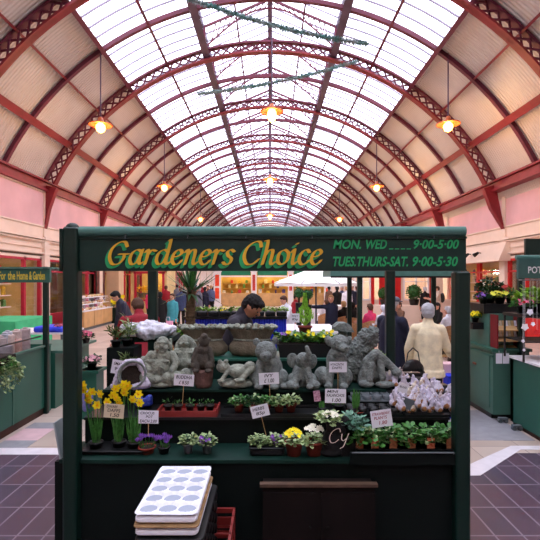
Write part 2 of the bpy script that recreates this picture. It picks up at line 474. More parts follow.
for sd,xw,s in(('left',XL,-1),('right',XR,1)):
    b=MB(); b.bb(xw+.02*s,xw+.3*s,17.15+5.47*5,Y1,0,2.9); struct(b.build('wall_'+sd,creamwall))
    b=MB(); b.bb(xw+.02*s,xw+.3*s,Y0,17.15-5.47,0,2.9); struct(b.build('wall_'+sd,creamwall))
b=MB(); b.bb(XR+.02,XR+.3,22.8,28,0,2.9); struct(b.build('wall_right',creamwall))
# cream fascia with two spotlights (right)
b=MB(); b.prism([(8.5,2.72),(8.95,2.72),(8.95,3.42),(8.8,3.42)],'y',16.75,21.2)
fa=b.build('shop_fascia',creamwall); tag(fa,'sloping cream fascia board above the red shop on the right wall','fascia')
for i,y in enumerate((18.4,19.3)):
    e=empty('spotlight',(8.62,y,3.1),0,('nearer' if i==0 else 'farther')+' of two small black spotlights on the cream fascia','spotlight','black spotlights on the cream fascia')
    MB().cyl((0,0,0),(-.15,0,.02),.02).build('arm',blackpl,e); MB().cyl((-.1,0,.02),(-.28,0,-.1),.05,.09,12).build('lamp_head',blackpl,e)
# ---------------------------------------------------------------- floor
def tile(name,c1,c2,mort,w,h,ms,off=0.0,rot=0):
    m=bpy.data.materials.new(name); m.use_nodes=True; nt=m.node_tree; b=nt.nodes['Principled BSDF']
    tc=nt.nodes.new('ShaderNodeTexCoord'); mp=nt.nodes.new('ShaderNodeMapping'); mp.inputs['Rotation'].default_value=(0,0,rot)
    br=nt.nodes.new('ShaderNodeTexBrick'); br.inputs['Scale'].default_value=1; br.inputs['Brick Width'].default_value=w; br.inputs['Row Height'].default_value=h
    br.offset=off; br.inputs['Mortar Size'].default_value=ms; br.inputs['Mortar'].default_value=rgb(*mort); br.inputs['Color1'].default_value=rgb(*c1); br.inputs['Color2'].default_value=rgb(*c2)
    n=nt.nodes.new('ShaderNodeTexNoise'); n.inputs['Scale'].default_value=1.3
    mx=nt.nodes.new('ShaderNodeMix'); mx.data_type='RGBA'; mx.blend_type='MULTIPLY'; mx.inputs[0].default_value=.35
    nt.links.new(tc.outputs['Object'],mp.inputs[0]); nt.links.new(mp.outputs[0],br.inputs['Vector']); nt.links.new(tc.outputs['Object'],n.inputs['Vector'])
    nt.links.new(br.outputs['Color'],mx.inputs[6]); nt.links.new(n.outputs['Fac'],mx.inputs[7]); nt.links.new(mx.outputs[2],b.inputs['Base Color'])
    b.inputs['Roughness'].default_value=.42
    return m
darktile=tile('dark mauve tiles',(74,66,84),(96,70,84),(138,124,138),.22,.44,.008,0,0)
lighttile=tile('pale stone paving',(216,198,184),(196,176,162),(160,142,134),.6,.6,.006)
greytile=mat('grey paving slab',(150,149,154),.5,var=.1); pinktile=mat('pink paving slab',(214,178,182),.5,var=.08); borderst=mat('pale border stone',(222,216,220),.5,var=.06)
b=MB(); b.quad((XL-2,Y0,0),(XR+2,Y0,0),(XR+2,5.2,0),(XL-2,5.2,0)); fl=struct(b.build('floor',darktile))
b=MB(); b.quad((XL-2,5.2,0),(XR+2,5.2,0),(XR+2,Y1,0),(XL-2,Y1,0)); struct(b.build('floor',lighttile))
def slab(pts,m,z=.004):
    n=len(pts); b=MB(); b.prism(pts,'z',z-.02,z); struct(b.build('floor',m))
slab([(-9,5.15),(-2.1,5.15),(-2.1,5.35),(-9,5.35)],borderst)
slab([(-3.3,5.35),(-2.9,5.35),(-2.9,5.6),(-3.3,5.6)],greytile); slab([(-3.3,5.6),(-2.9,5.6),(-2.9,6.05),(-3.3,6.05)],pinktile)
slab([(-3.3,6.05),(-2.9,6.05),(-2.9,6.3),(-3.3,6.3)],greytile)
slab([(2.0,4.6),(2.15,4.6),(2.95,5.3),(9,5.3),(9,5.42),(2.9,5.42),(1.95,4.72)],borderst)
slab([(1.5,4.65),(2.02,4.72),(2.9,5.42),(2.9,5.6),(1.5,5.6)],lighttile,.003)
slab([(2.2,5.6),(3.3,5.6),(3.3,6.9),(2.2,6.9)],greytile)
# ---------------------------------------------------------------- pendant lamps
lampglow=mat('glowing orange lamp glass',(255,150,60),.4,var=0,emit=26)
lampshade=mat('amber enamel shade',(196,98,50),.4,var=.15)
def lamp():
    e=empty('pendant_lamp',(0,0,0),0,'x','lamp','hanging arch lamps')
    MB().cyl((0,0,.2),(0,0,2.55),.022,n=8).build('rod',steelpurp,e)
    b=MB(); b.lathe((0,0,0),[(.02,.3),(.06,.28),(.1,.16),(.36,.06),(.38,.03),(.34,.03),(.09,.1),(.02,.12)],24); b.build('shade',lampshade,e)
    b=MB(); b.lathe((0,0,0),[(.07,.1),(.14,.02),(.15,-.06),(.11,-.16),(.001,-.22)],16); b.build('bulb',lampglow,e)
    return e
L0=lamp(); first=True
for (x,y,z,lb) in [(-5.42,14.4,6.92,'nearest lit orange lamp on the left side of the roof'),(-5.4,23,6.75,'second lit orange lamp on the left of the roof'),(-5.4,35,6.75,'third, more distant lamp on the left of the roof'),(-5.4,46,6.75,'farthest lamp on the left of the roof'),
    (5.7,14.4,6.95,'nearest lit orange lamp on the right side of the roof'),(5.45,23,6.75,'second lit orange lamp on the right of the roof'),(5.4,35,6.75,'third, more distant lamp on the right of the roof'),(5.4,46,6.75,'farthest lamp on the right of the roof'),
    (.06,14.4,7.35,'nearest lit orange lamp hanging on the centre line'),(0,23,7.1,'second lit lamp hanging on the centre line'),(0,35,7.0,'third lamp hanging on the centre line')]:
    if first: o=L0; o.location=(x,y,z); o['label']=lb; first=False
    else: o=copy_tree(L0,(x,y,z),label=lb)
    if abs(x)<1:
        o.children[0].scale=(1,1,1.46)
    if y<30:
        ld=bpy.data.lights.new('lamp_light','POINT'); ld.energy=70; ld.color=(1,.55,.22); ld.shadow_soft_size=.15
        lo=bpy.data.objects.new('lamp_light',ld); COL.objects.link(lo); lo.parent=o; lo.location=(0,0,-.32)
# tinsel garlands
tins=mat('tinsel',(150,150,150),.4,metal=.2,var=.3,scale=3,col2=(70,130,124))
def garland(a,b_,lb):
    a=Vector(a);b_=Vector(b_); b=MB(); n=160
    for i in range(n):
        p=a.lerp(b_,i/n); p.z-=math.sin(math.pi*i/n)*.15; q=a.lerp(b_,(i+1)/n); q.z-=math.sin(math.pi*(i+1)/n)*.15
        b.cyl(p,q,.035,n=6)
        for k in range(12):
            t=random.uniform(0,6.28); rr=random.uniform(.05,.12); d=Vector((random.uniform(-.05,.05),math.cos(t)*rr,math.sin(t)*rr))
            b.leaf(p,p+d,.03)
    tag(b.build('tinsel_garland',tins),lb,'garland')
garland(P(187,-2,11.2),P(368,44,13),'silver tinsel garland sloping down to the right across the near roof')
garland(P(198,94,15.5),P(358,61,17.0),'silver tinsel garland rising to the right below the lantern')
# ================================================================ GARDENERS CHOICE STALL
ST=empty('market_stall',(0,4.2,0),0,'dark green wooden market stall with gold Gardeners Choice sign, nearest the camera','market stall')
def q(b,name,m,parent=None): # build with world coordinates under ST
    o=b.build(name,m,parent or ST); 
    if parent is None: o.location=(0,-4.2,0)
    return o
XF0,XF1=-1.404,1.355
for (x,y,z0,z1) in((XF0,3.2,0,2.375),(XF1,3.2,0,2.062),(X(153,5.24),5.24,0,2.3),(X(390,5.24),5.24,0,2.3)):
    b=MB(); b.rbox((x,y,(z0+z1)/2),(.107,.107,z1-z0),.022)
    if z1>2.35: b.ell((x,y,z1-.003),(.046,.046,.035))
    q(b,'post',dkgreen)
b=MB(); b.bb(-1.35,1.39,3.19,3.23,2.064,2.31); sg=q(b,'sign_board',boardgreen)
b=MB(); b.bb(-1.35,1.39,3.175,3.19,2.293,2.306); b.bb(-1.35,1.39,3.175,3.19,2.064,2.074); b.build('edge_strip',dkgreen,sg)
b=MB(); b.cyl((-1.35,3.2,2.345),(1.385,3.2,2.345),.036,n=16); q(b,'roller_tube',tubegreen)
b=MB(); b.bb(-1.475,-1.455,3.15,3.3,2.06,2.36); q(b,'side_board',dkgreen)
for x0,x1 in((-1.40,X(153,5.24)),(1.37,X(390,5.24))):
    b=MB(); b.bar((x0,3.25,2.24),(x1,5.2,2.24),.05,.09); q(b,'side_rail',dkgreen)
b=MB(); b.bb(X(153,5.24),X(390,5.24),5.2,5.28,2.14,2.24); q(b,'back_rail',dkgreen)
for k,px in enumerate((126,188,246,312,397,433)):
    b=MB(); xx=X(px,3.17); b.tube([(xx,3.2,2.31),(xx,3.15,2.315),(xx,3.15,2.29)],.003,6); q(b,'hook',greypl)
# ---- hand lettering (broad nib pen)
GL={'G':(1.42,[[(1.15,1.2),(.95,1.52),(.6,1.5),(.2,1.15),(.1,.55),(.38,.04),(.8,.05),(1.05,.35),(1.08,.68)],[(.72,.7),(1.34,.7)]]),
'a':(1.0,[[(.78,.85),(.5,1),(.17,.78),(.1,.3),(.33,0),(.62,.2),(.78,.8)],[(.82,1.02),(.74,.3),(.84,.02),(1.0,.16)]]),
'r':(.8,[[(.04,.82),(.2,1),(.24,.6),(.18,0)],[(.22,.6),(.45,.97),(.74,.9)]]),
'd':(1.05,[[(.78,.85),(.5,1),(.17,.78),(.1,.3),(.33,0),(.62,.2),(.78,.8)],[(.7,1.62),(.8,1.6),(.76,.3),(.86,.02),(1.02,.16)]]),
'e':(.85,[[(.14,.5),(.5,.58),(.68,.8),(.48,1),(.2,.82),(.1,.35),(.33,0),(.62,.08),(.76,.28)]]),
'n':(1.05,[[(.04,.82),(.2,1),(.24,.6),(.18,0)],[(.22,.55),(.45,.95),(.68,.95),(.72,.6),(.7,.2),(.82,0),(1.0,.16)]]),
's':(.78,[[(.64,.85),(.42,1),(.2,.85),(.3,.58),(.55,.38),(.48,.06),(.22,0),(.03,.16)]]),
'C':(1.25,[[(1.12,1.18),(.95,1.52),(.6,1.5),(.2,1.15),(.1,.55),(.38,.04),(.8,.05),(1.12,.36)]]),
'h':(1.05,[[(.08,1.6),(.24,1.55),(.24,.7),(.18,0)],[(.22,.55),(.45,.95),(.68,.95),(.72,.6),(.7,.2),(.82,0),(1.0,.16)]]),
'o':(.92,[[(.45,1),(.14,.78),(.12,.25),(.4,0),(.74,.25),(.74,.75),(.45,1)]]),
'i':(.52,[[(.03,.82),(.18,1),(.2,.25),(.3,0),(.47,.16)],[(.24,1.36),(.3,1.42)]]),
'c':(.82,[[(.7,.8),(.5,1),(.2,.82),(.1,.35),(.33,0),(.62,.08),(.76,.28)]]),
'y':(.9,[[(.1,.95),(.2,.4),(.45,.25),(.7,.5)],[(.8,1),(.6,-.3),(.3,-.6)]]),' ':(.5,[])}
def crom(ps,n=6):
    if len(ps)<3: return [Vector(p) for p in ps]
    ps=[Vector(p) for p in ps]; P_=[ps[0]*2-ps[1]]+ps+[ps[-1]*2-ps[-2]]; o=[]
    for i in range(1,len(P_)-2):
        a,b_,c,d=P_[i-1:i+3]
        for k in range(n):
            t=k/n; o.append(.5*((2*b_)+(c-a)*t+(2*a-5*b_+4*c-d)*t*t+(3*b_-a-3*c+d)*t**3))
    return o+[ps[-1]]
def calli(body,unit,x0,z0,yf,m,name,parent,grow=0,shear=.22,nib=.115,ang=20):
    nv=Vector((math.cos(R(ang)),math.sin(R(ang))))*nib; th=.035+grow; b=MB(); x=0
    def T(p,k): return (x0+unit*(p.x+shear*p.y),yf-k*1e-5,z0+unit*p.y)
    kk=0
    for ch in body:
        adv,st=GL[ch]
        for s_ in st:
            pts=[Vector((p.x+x,p.y)) for p in crom(s_)]
            n=len(pts)
            for i in range(n):
                c=pts[i]
                # pen footprint: a fat slanted lozenge
                hull=[]
                for k in range(10):
                    a=2*math.pi*k/10; off=nv*math.cos(a)*(1+grow*6)+Vector((-nv.y,nv.x)).normalized()*th*math.sin(a); hull.append(c+off)
                b.add([T(h,kk) for h in hull],[tuple(range(10))]); kk+=1
                if i<n-1:
                    d=pts[i+1]-c
                    if d.length<1e-6: continue
                    # sweep edge extremes
                    best=[]
                    for sgn in(1,-1):
                        nn=Vector((-d.y,d.x)).normalized()*sgn
                        best.append(max((nv*math.cos(2*math.pi*k/24)*(1+grow*6)+Vector((-nv.y,nv.x)).normalized()*th*math.sin(2*math.pi*k/24) for k in range(24)),key=lambda o_:o_.dot(nn)))
                    b.add([T(c+best[0],kk),T(pts[i+1]+best[0],kk),T(pts[i+1]+best[1],kk),T(c+best[1],kk)],[(0,1,2,3)]); kk+=1
        x+=adv
    return b.build(name,m,parent)
U=.1045; zb=Z(264.5,3.19)
yf=3.188
word='Gardeners Choice'
calli(word,U,X(107,3.19)-.022,zb-.020,yf-.0005,brightgreen,'lettering_shadow',sg,grow=.03)
calli(word,U,X(107,3.19),zb,yf-.011,gold,'lettering',sg)
def line(s_,px0,px1,py0,py1,m,par,D,sh=.22,bold=.02,name='lettering'):
    return text(s_,X(px1,D)-X(px0,D),(py1-py0)/F*D,m,par,(X((px0+px1)/2,D),D,Z((py0+py1)/2,D)),shear=sh,bold=bold,name=name)
for s_,x0,x1,y0,y1 in(("MON.",333,361,239.5,249),("WED",366,387,239.5,249),("_ _ _ _",389,411,248.4,249.4),("9·00-5·00",413.5,459,239.5,249),("TUES.THURS-SAT.",333,408,256.5,266.5),("9·00-5·30",412.5,458,256.5,266.5)):
    line(s_,x0,x1,y0,y1,brightgreen,sg,3.183,.25,.025)
shadegreen=mat('green paint darkened by shade',(3,13,11),.7,var=.2,scale=3,spec=.2)  # stall green darkened, the shade below the ledge is in the colour
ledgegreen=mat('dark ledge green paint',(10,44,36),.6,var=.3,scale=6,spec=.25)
b=MB(); b.bb(-1.54,1.42,3.22,3.26,0.0,.70); q(b,'front_panel',shadegreen)
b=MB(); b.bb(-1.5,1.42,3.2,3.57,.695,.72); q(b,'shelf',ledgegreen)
b=MB(); b.bb(-1.45,1.40,3.53,3.55,.72,.915); q(b,'riser',shadegreen)
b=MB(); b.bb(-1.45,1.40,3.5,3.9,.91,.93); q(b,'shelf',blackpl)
b=MB(); b.bb(-1.45,1.40,3.88,3.9,.93,1.04); q(b,'riser',shadegreen)
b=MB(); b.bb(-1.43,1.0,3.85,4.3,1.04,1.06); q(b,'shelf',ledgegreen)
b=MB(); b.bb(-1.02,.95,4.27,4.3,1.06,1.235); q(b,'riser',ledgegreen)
b=MB(); b.bb(-1.05,.98,4.25,4.72,1.235,1.255); q(b,'shelf',panelgreen)
for s_ in(-1.47,1.38):
    b=MB(); b.prism([(3.26,.05),(5.2,.05),(5.2,.7),(3.26,.7)],'x',s_-.015,s_+.015); q(b,'side_panel',dkgreen)
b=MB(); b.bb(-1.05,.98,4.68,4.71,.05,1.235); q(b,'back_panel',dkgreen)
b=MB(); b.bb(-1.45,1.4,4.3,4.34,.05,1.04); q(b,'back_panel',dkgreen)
b=MB(); b.tube([(X(352,3.15),3.15,.79),(X(453,3.15),3.15,.79),(X(458,3.15),3.2,.76)],.006); q(b,'metal_rod',greypl)
b=MB(); b.box((X(61,3.25),3.25,Z(438,3.25)),(.012,.12,.26),(0,R(-10),0)); tag(b.build('board_offcut',mat('pale grey board',(150,160,162),.6)),'small grey board edge leaning outside the left front post','board')
# dark wooden cabinet below the ledge
cabwood=mat('mahogany darkened by shade',(17,9,7),.8,var=.3,scale=4,spec=.2)  # wood colour carries the deep shade under the ledge
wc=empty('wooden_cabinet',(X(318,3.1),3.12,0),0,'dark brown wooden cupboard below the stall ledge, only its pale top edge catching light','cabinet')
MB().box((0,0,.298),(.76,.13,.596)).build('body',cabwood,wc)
MB().box((0,-.055,.607),(.80,.045,.02)).build('top',mat('lit wood edge',(84,64,50),.5,var=.3,scale=20),wc)  # top paler than the body, light on the edge is painted in
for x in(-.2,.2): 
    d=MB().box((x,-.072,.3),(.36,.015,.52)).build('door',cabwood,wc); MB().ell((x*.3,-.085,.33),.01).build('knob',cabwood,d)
# ---- plug trays at the front (stack, dished polystyrene)
def plugtray(w,l,h,dz,mm,name='tray'):
    b=MB(); nx,ny=48,84; r=w/5.95; vs=[];fs=[]
    for j in range(ny+1):
        for i in range(nx+1):
            x=-w/2+w*i/nx; y=-l/2+l*j/ny; z=h
            for cy in range(5):
                for cx in range(3):
                    X_=(cx-1)*w/3.25; Y_=(cy-2)*l/5.2
                    dd=math.hypot(x-X_,y-Y_)
                    if dd<r: z=h-dz*min(1,(r-dd)/(r*.06))
            e=min(w/2-abs(x),l/2-abs(y)); 
            if e<.012: z-= (0.012-e)*.7
            cr=.03
            if abs(x)>w/2-cr and abs(y)>l/2-cr:
                ex=abs(x)-(w/2-cr);ey=abs(y)-(l/2-cr);d=math.hypot(ex,ey)
                if d>cr: x=math.copysign(w/2-cr+ex*cr/d,x); y=math.copysign(l/2-cr+ey*cr/d,y)
            vs.append((x,y,z))
    for j in range(ny):
        for i in range(nx): a=j*(nx+1)+i; fs.append((a,a+1,a+nx+2,a+nx+1))
    b.add(vs,fs,True); b.rbox((0,0,h*.28),(w*.985,l*.985,h*.56),.03)
    return b
TX,TY=-.555,2.7
base=.02
bt=empty('plug_tray_stack_base',(TX,TY,0)) if False else None
for i in range(9):
    b=MB(); z=i*.07
    b.rbox((0,0,.03),(.34,.62,.05),.03); b.rbox((0,0,.06),(.37,.65,.014),.03)
    for k in range(5):
        for s_ in(-1,1): b.cyl((s_*.165,(k-2)*.12,.002),(s_*.165,(k-2)*.12,.05),.025,n=8)
    tag(b.build('plant_tray',blackpl,None,(TX+.02,TY,z)),'black plastic plant tray in the stack under the white plug trays','tray','black plant trays under the white ones')
e=empty('plug_tray',(TX,TY,.635),0,'lower white polystyrene plug tray with a brown stained rim','tray')
plugtray(.345,.62,.055,.02,polyst).build('body',polyst,e)
b=MB(); b.rbox((0,0,.052),(.352,.628,.008),.03); b.build('stained_rim',mat('tan stained rim',(150,118,80),.8,var=.3,scale=20),e)
e=empty('plug_tray',(TX-.005,TY+.01,.697),0,'topmost white polystyrene plug tray with fifteen round dips, their shade painted grey','tray')
plugtray(.34,.62,.06,.022,polyst).build('body',polyst,e)
for cy in range(5):
    for cx in range(3):
        r_cup=.34/6.3; b=MB(); b.cyl((0,0,0),(0,0,.003),r_cup*.93,n=24); b.build('dip_shade',polyshade,e,((cx-1)*.34/3.25,(cy-2)*.62/5.2,.039))  # grey discs paint the shade at the bottom of each dip
# red crate
e=empty('red_crate',(-.31,2.72,0),0,'red plastic slatted crate standing beside the plug tray stack','crate')
b=MB()
for x in(-.07,.07):
    b.bb(x-.008,x+.008,-.3,.3,.44,.47)
    for z in(.05,.16,.27,.36): b.bb(x-.005,x+.005,-.3,.3,z,z+.05)
    for k in range(7): b.bb(x-.006,x+.006,-.3+k*.1-.008,-.3+k*.1+.008,.03,.47)
for y in(-.3,.3):
    b.bb(-.07,.07,y-.008,y+.008,.44,.47)
    for z in(.05,.16,.27,.36): b.bb(-.07,.07,y-.005,y+.005,z,z+.05)
b.build('sides',redpl,e)
for k in range(7): MB().bb(-.07,.07,-.01,.01,-.008,.008).build('slat',redpl,e,(0,-.3+k*.1,.348))
MB().bb(-.07,.07,-.3,.3,.02,.035).build('base',redpl,e)
# ---------------------------------------------------------------- price cards
def card(px,py,w,h,D,tilt,lines,label,cm=None,foot=None,yaw=0,inkm=None):
    s=D/F; e=empty('price_card',P(px,py,D),0,label,'price card'); e.rotation_euler=(0,R(-tilt),yaw)
    MB().box((0,0,0),(w*s,.002,h*s)).build('card',cm or cardm,e)
    for (t,u,v,tw,th) in lines: text(t,tw*s,th*s,inkm or ink,e,(u*s,-.0025,v*s),shear=.15,bold=.012)
    if foot: MB().cyl((0,.003,0),(math.sin(R(tilt))*0,.003,-(foot-py)*s),.0022,n=6).build('stick',pale,e)
    return e
card(118.5,367,14,14,3.95,-10,[('SMALL',0,3.2,10,3),('95p',0,-2.5,7,4.5)],'tilted white price card at the far left beside the wrapped pot')
card(184,380,20,11.5,3.72,-4,[('BUDDHA',0,2.8,16,3.4),('£ 8.50',0,-2.6,10,3.6)],'white price card on a stick below the two laughing buddhas',foot=410)
card(269,378.5,20,11.5,3.7,3,[('IVY',0,3,9,3.2),('£ 1.00',0,-2,10,4)],'white price card in front of the sitting bear cub',foot=400)
card(260,411,18,12,3.42,14,[('HERBS',-1,2.6,12,3.2),('85p',0,-2.4,9,4)],'tilted white price card on a stick above the black tray of violet plants',foot=436)
card(338,367,17.5,10.5,3.62,0,[('HYACINTH',-1,2.6,13,2.6),('DAFFS',-1,-.8,10,2.6)],'pale price card against the chest of the stone puppy',foot=395)
card(335.5,396,21,14,3.4,-1,[('MINI',-3,4.6,11,2.6),('KALANCHOE',0,.8,18,3),('1.00',1,-4,9,3.6)],'white Kalanchoe price card in front of the green shoots')
card(381.5,418.5,21,17,3.3,8,[('STRAWBERRY',0,5,18,2.6),('PLANTS',-1,1,13,3),('1.80',1,-4,8,3.6)],'white Strawberry Plants price card over the leafy trays',inkm=redink)
card(114,411,20,14,3.22,-5,[('DWARF',-2,4.4,11,2.8),('DAFFS',0,.6,13,3.2),('1.50',1,-4,9,3.6)],'cream Daffs price card in front of the daffodils',creamcard)
card(148.5,417,20,13,3.26,-1,[('CROCUS',-1,4,14,2.6),('POT',1,.4,7,2.6),('EACH 2.00',0,-4,17,3)],'white Crocus price card between daffodils and crocuses',foot=436)
card(403,388,10,9,3.55,-14,[('BULBS',0,1,7,2)],'small bluish white card lying among the bagged bulbs')
card(284,317,9,8,0.01+4.6,0,[('75p',0,0,6,3)],'small white card in the primula trough behind the statues',foot=334) if False else None
card(295,318,9,9,4.5,0,[('POLY',0,2,6,2),('85p',0,-1.5,6,3)],'pale blue tinted card standing in the black trough of primulas',foot=333)
# ---------------------------------------------------------------- statues
def sc(prims,s):
    o=[]
    for p in prims:
        if p[0]=='e': o.append(('e',[v*s for v in p[1]],[v*s for v in p[2]] if hasattr(p[2],'__len__') else p[2]*s,*(p[3:])))
        else: o.append(('c',[v*s for v in p[1]],[v*s for v in p[2]],p[3]*s,p[4]*s))
    return o
def statue(name,label,px,D,zb,prims,m=None,vox=.6,disp=0,cat='statue',ds=.02,k=1.0):
    s=D/F*k
    o=blob(name,sc(prims,s),vox*s,m or stone,None,(X(px,D),D,zb),None,2,disp=disp,dscale=ds)
    return tag(o,label,cat)
Z3=1.062
statue('buddha_statue','large laughing grey stone buddha with a round belly, leftmost of the figures',160,3.98,Z3,[
 ('e',(1,-2,3.5),(20,12,3.8)),('e',(0,-2,19),(12,10,11)),('e',(1,0,29),(12,8,8)),('e',(3,-1,42),(7,6.5,8)),('e',(3,-7,41),(1.6,1.8,2.2)),('e',(-1,-6,39),(3,2.4,2.6)),('e',(7,-6,39),(3,2.4,2.6)),('e',(3,-6.5,44.5),(5,1.5,1.3)),
 ('e',(-4.5,0,40),(1.8,2,4.5)),('e',(10.5,0,40),(1.8,2,4.5)),('e',(3,-6,35.5),(3.2,2,1.6)),
 ('c',(-9,0,31),(-14,-3,23),4.5,4),('c',(-14,-3,23),(-8,-9,18),3.6,3),('c',(12,0,31),(17,-3,24),4.5,4),('c',(17,-3,24),(14,-9,17),3.8,3.2),
 ('e',(13,-7,10),(13,7,6.5),(0,R(-8),0)),('e',(-11,-6,10),(9,8,8)),('e',(-2,-12,9),(6,4,4)),('e',(-17,2,16),(6,8,14)),('c',(-10,-7,26),(10,-8,26),1.6,1.6),('e',(27,-5,13),(6,6,6)),('e',(4,-11.5,20),(1.6,1,1.6))],stone2)
statue('buddha_statue','smaller laughing stone buddha with spread robe between the large buddha and the stump figure',185,4.14,Z3,[
 ('e',(0,0,8),(13,9,8)),('e',(0,-1,24),(9.5,7,12)),('e',(0,-5,20),(8,5,7)),('e',(0,-1,41),(5.6,5,6.5)),('e',(0,-6,40),(1.2,1.3,1.8)),('e',(-3,-5,38.5),(2,1.8,2)),('e',(3,-5,38.5),(2,1.8,2)),('e',(-6,0,39),(1.3,1.5,3.5)),('e',(6,0,39),(1.3,1.5,3.5)),
 ('e',(0,5,27),(13,3,19)),('c',(-8,-1,31),(-12,-3,25),3.4,3),('c',(-12,-3,25),(-7,-8,22),2.8,2.4),('c',(8,-1,31),(12,-3,24),3.4,3),('c',(12,-3,24),(6,-8,20),2.8,2.4),('c',(-8,-5,30),(8,-5,30),1.3,1.3),('e',(-7,-7,6),(6,5,5)),('e',(7,-7,6),(6,5,5)),('c',(-13,2,12),(-15,3,42),2,1.4),('c',(13,2,12),(15,3,42),2,1.4)],stone2)
e=empty('monkey_statue',(X(203.5,3.95),3.95,Z3),0,'dark stone monkey figure crouching on a reddish stump with its face raised','statue')
s=3.95/F
blob('figure',sc([('e',(0,0,27),(8.5,8,10)),('e',(0,-1,37),(6.5,6,6)),('e',(1,-2,46),(5.5,5.5,6.5)),('e',(1.5,-4,51),(3.5,3.6,3.2)),('e',(-4.5,0,47),(1.6,2,2.2)),('e',(6,0,47),(1.6,2,2.2)),('c',(-6,-2,38),(-9,-5,27),3,3),('c',(-9,-5,27),(-5,-8,20),2.8,2.6),('c',(6,-2,38),(9,-5,27),3,3),('c',(9,-5,27),(6,-8,20),2.8,2.6),('e',(-7,-5,22),(5,6,5)),('e',(7,-5,22),(5,6,5)),('e',(-6,-10,18),(3.4,4,2)),('e',(6,-10,18),(3.4,4,2))],s),.55*s,mat('dark brown stone',(74,68,60),.9,var=.35,scale=14,bump=.6,bscale=70),e)
b=MB(); b.lathe((0,0,0),[(0.001,0),(.065,0),(.075,.03),(.082,.09),(.088,.14),(.086,.155),(.001,.157)],14,.06); b.build('stump',brownst,e)
statue('frog_statue','pale stone frog lounging on its side on a flat pebble slab',235,3.93,Z3,[
 ('e',(1,-1,4.5),(18,10,5)),('e',(4,-1,16.5),(12,7,7.2),(0,R(5),0)),('e',(-11.5,-3,21),(7,6,5.6)),('e',(-14.5,-5,26.5),2.4),('e',(-8.5,-5,27),2.4),('e',(15,-2,20),(6.5,5.5,6.5)),('c',(15,-6,18),(7,-9,10),3.2,2.6),('e',(5,-11,9.5),(6,3,2.2)),('c',(-6,-6,18),(-12,-9,10),2.4,2),('e',(-13,-10,9),(4,2.5,1.8)),('e',(3,-5,16),(7,5,5.5))],stone2)
statue('bear_cub_statue','big sitting grey stone bear cub with small round ears, behind the Ivy card',268,3.95,Z3,[
 ('e',(1,3,17),(14,12,17)),('e',(-2,-3,36),(11,10,10.5)),('e',(-2,-12,32.5),(6,5.5,5)),('e',(-2,-17.5,34),(2.2,1.5,1.6)),('e',(-11.5,0,45),(3.6,2.2,4)),('e',(7,0,46),(3.6,2.2,4)),('e',(-6,-10.5,38),(1.5,1.2,1.4)),('e',(2,-10.5,38),(1.5,1.2,1.4)),
 ('c',(-7,-5,24),(-9,-9,4),5,4.4),('c',(6,-5,24),(6,-9,4),5,4.4),('e',(13,1,9),(8,11,9)),('e',(-12,1,9),(7,11,9)),('e',(-9,-13,2.8),(5,4.5,2.8)),('e',(6,-13,2.8),(5,4.5,2.8)),('e',(16,-8,3),(5,6,3)),('e',(0,-2,26),(11,9,7))])
statue('elephant_statue','stone baby elephant sitting with big ears and raised trunk',302,3.95,Z3,[
 ('e',(0,2,12),(10,9,13)),('e',(1,-2,27),(7.5,7,8)),('c',(4,-7,29),(6,-10,35),3.4,2.8),('c',(6,-10,35),(4,-10,41),2.6,2.1),('e',(-9,2,26),(6.5,1.8,8),(0,R(-20),R(15))),('e',(10,2,25),(5.5,1.8,8),(0,R(15),R(-15))),
 ('c',(-4,-4,17),(-8,-9,5),4,3.8),('c',(5,-4,17),(8,-9,5),4,3.8),('e',(-12,-9,4),(5.5,6,4.2)),('e',(12,-9,4),(5.5,6,4.2)),('e',(-7,-12,3),(3.8,4,3)),('e',(7,-12,3),(3.8,4,3)),('e',(-3,-8.5,29),1.1),('e',(5,-8,31),1.0),('e',(-9,0,7),(6,8,7)),('e',(9,0,7),(6,8,7))])
statue('puppy_statue','tall sitting stone puppy with floppy ears, behind the pale Daffs card',336,3.98,Z3,[
 ('e',(0,1,25),(10,9,13)),('e',(3,-3,43),(9.5,9,9)),('e',(6,-12,39.5),(5,5.5,4.6)),('e',(7,-17,41),(2,1.6,1.5)),('e',(-7,-1,45),(4,4,6),(0,R(-30),0)),('e',(12,-1,45),(3.6,3.6,5.5),(0,R(30),0)),('e',(1,-11,45),1.3),('e',(8,-11,45.5),1.3),
 ('c',(-5,-4,28),(-8,-8,4),4.6,4),('c',(6,-4,28),(6,-8,4),4.6,4),('e',(-13,1,10),(9,11,9.5)),('e',(10,1,9),(7,10,9)),('e',(-9,-12,2.8),(4.6,4.5,2.8)),('e',(6,-12,2.8),(4.6,4.5,2.8)),('e',(-22,-4,4),(6,6,3.5)),('e',(0,-2,33),(8,7,6))])
statue('shaggy_dog_statue','rough textured shaggy stone dog rising behind the puppy and leaning right',358,4.14,Z3,[
 ('e',(-2,2,14),(12,10,15)),('e',(2,2,32),(11,9,14),(0,R(20),0)),('e',(9,0,45),(9,8,9)),('e',(14,-3,50),(6,6,6)),('e',(-9,3,28),(6,6,12),(0,R(15),0)),('e',(16,2,40),(4,5,9),(0,R(25),0))],stone,.7,disp=.045,ds=.022)
statue('monkey_statue','grey stone creature bent over with an arched back, rightmost of the statues',377,3.98,Z3,[
 ('c',(-14,0,5),(-9,0,24),5.5,5.5),('c',(-9,0,24),(-1,-1,32),6,5.5),('c',(-1,-1,32),(9,-2,24),5.5,4.5),('c',(9,-2,24),(17,-4,17),4.2,3.6),('e',(18,-6,15),(5.5,5,4.2)),('c',(2,-3,26),(4,-7,10),3.8,3.4),('e',(-2,2,13),(9,7,10)),('e',(-12,-6,3.5),(8,6,3.6)),('e',(6,-8,3.5),(10,6,3.4)),('c',(-6,-5,22),(-9,-8,8),3.6,3.2)])
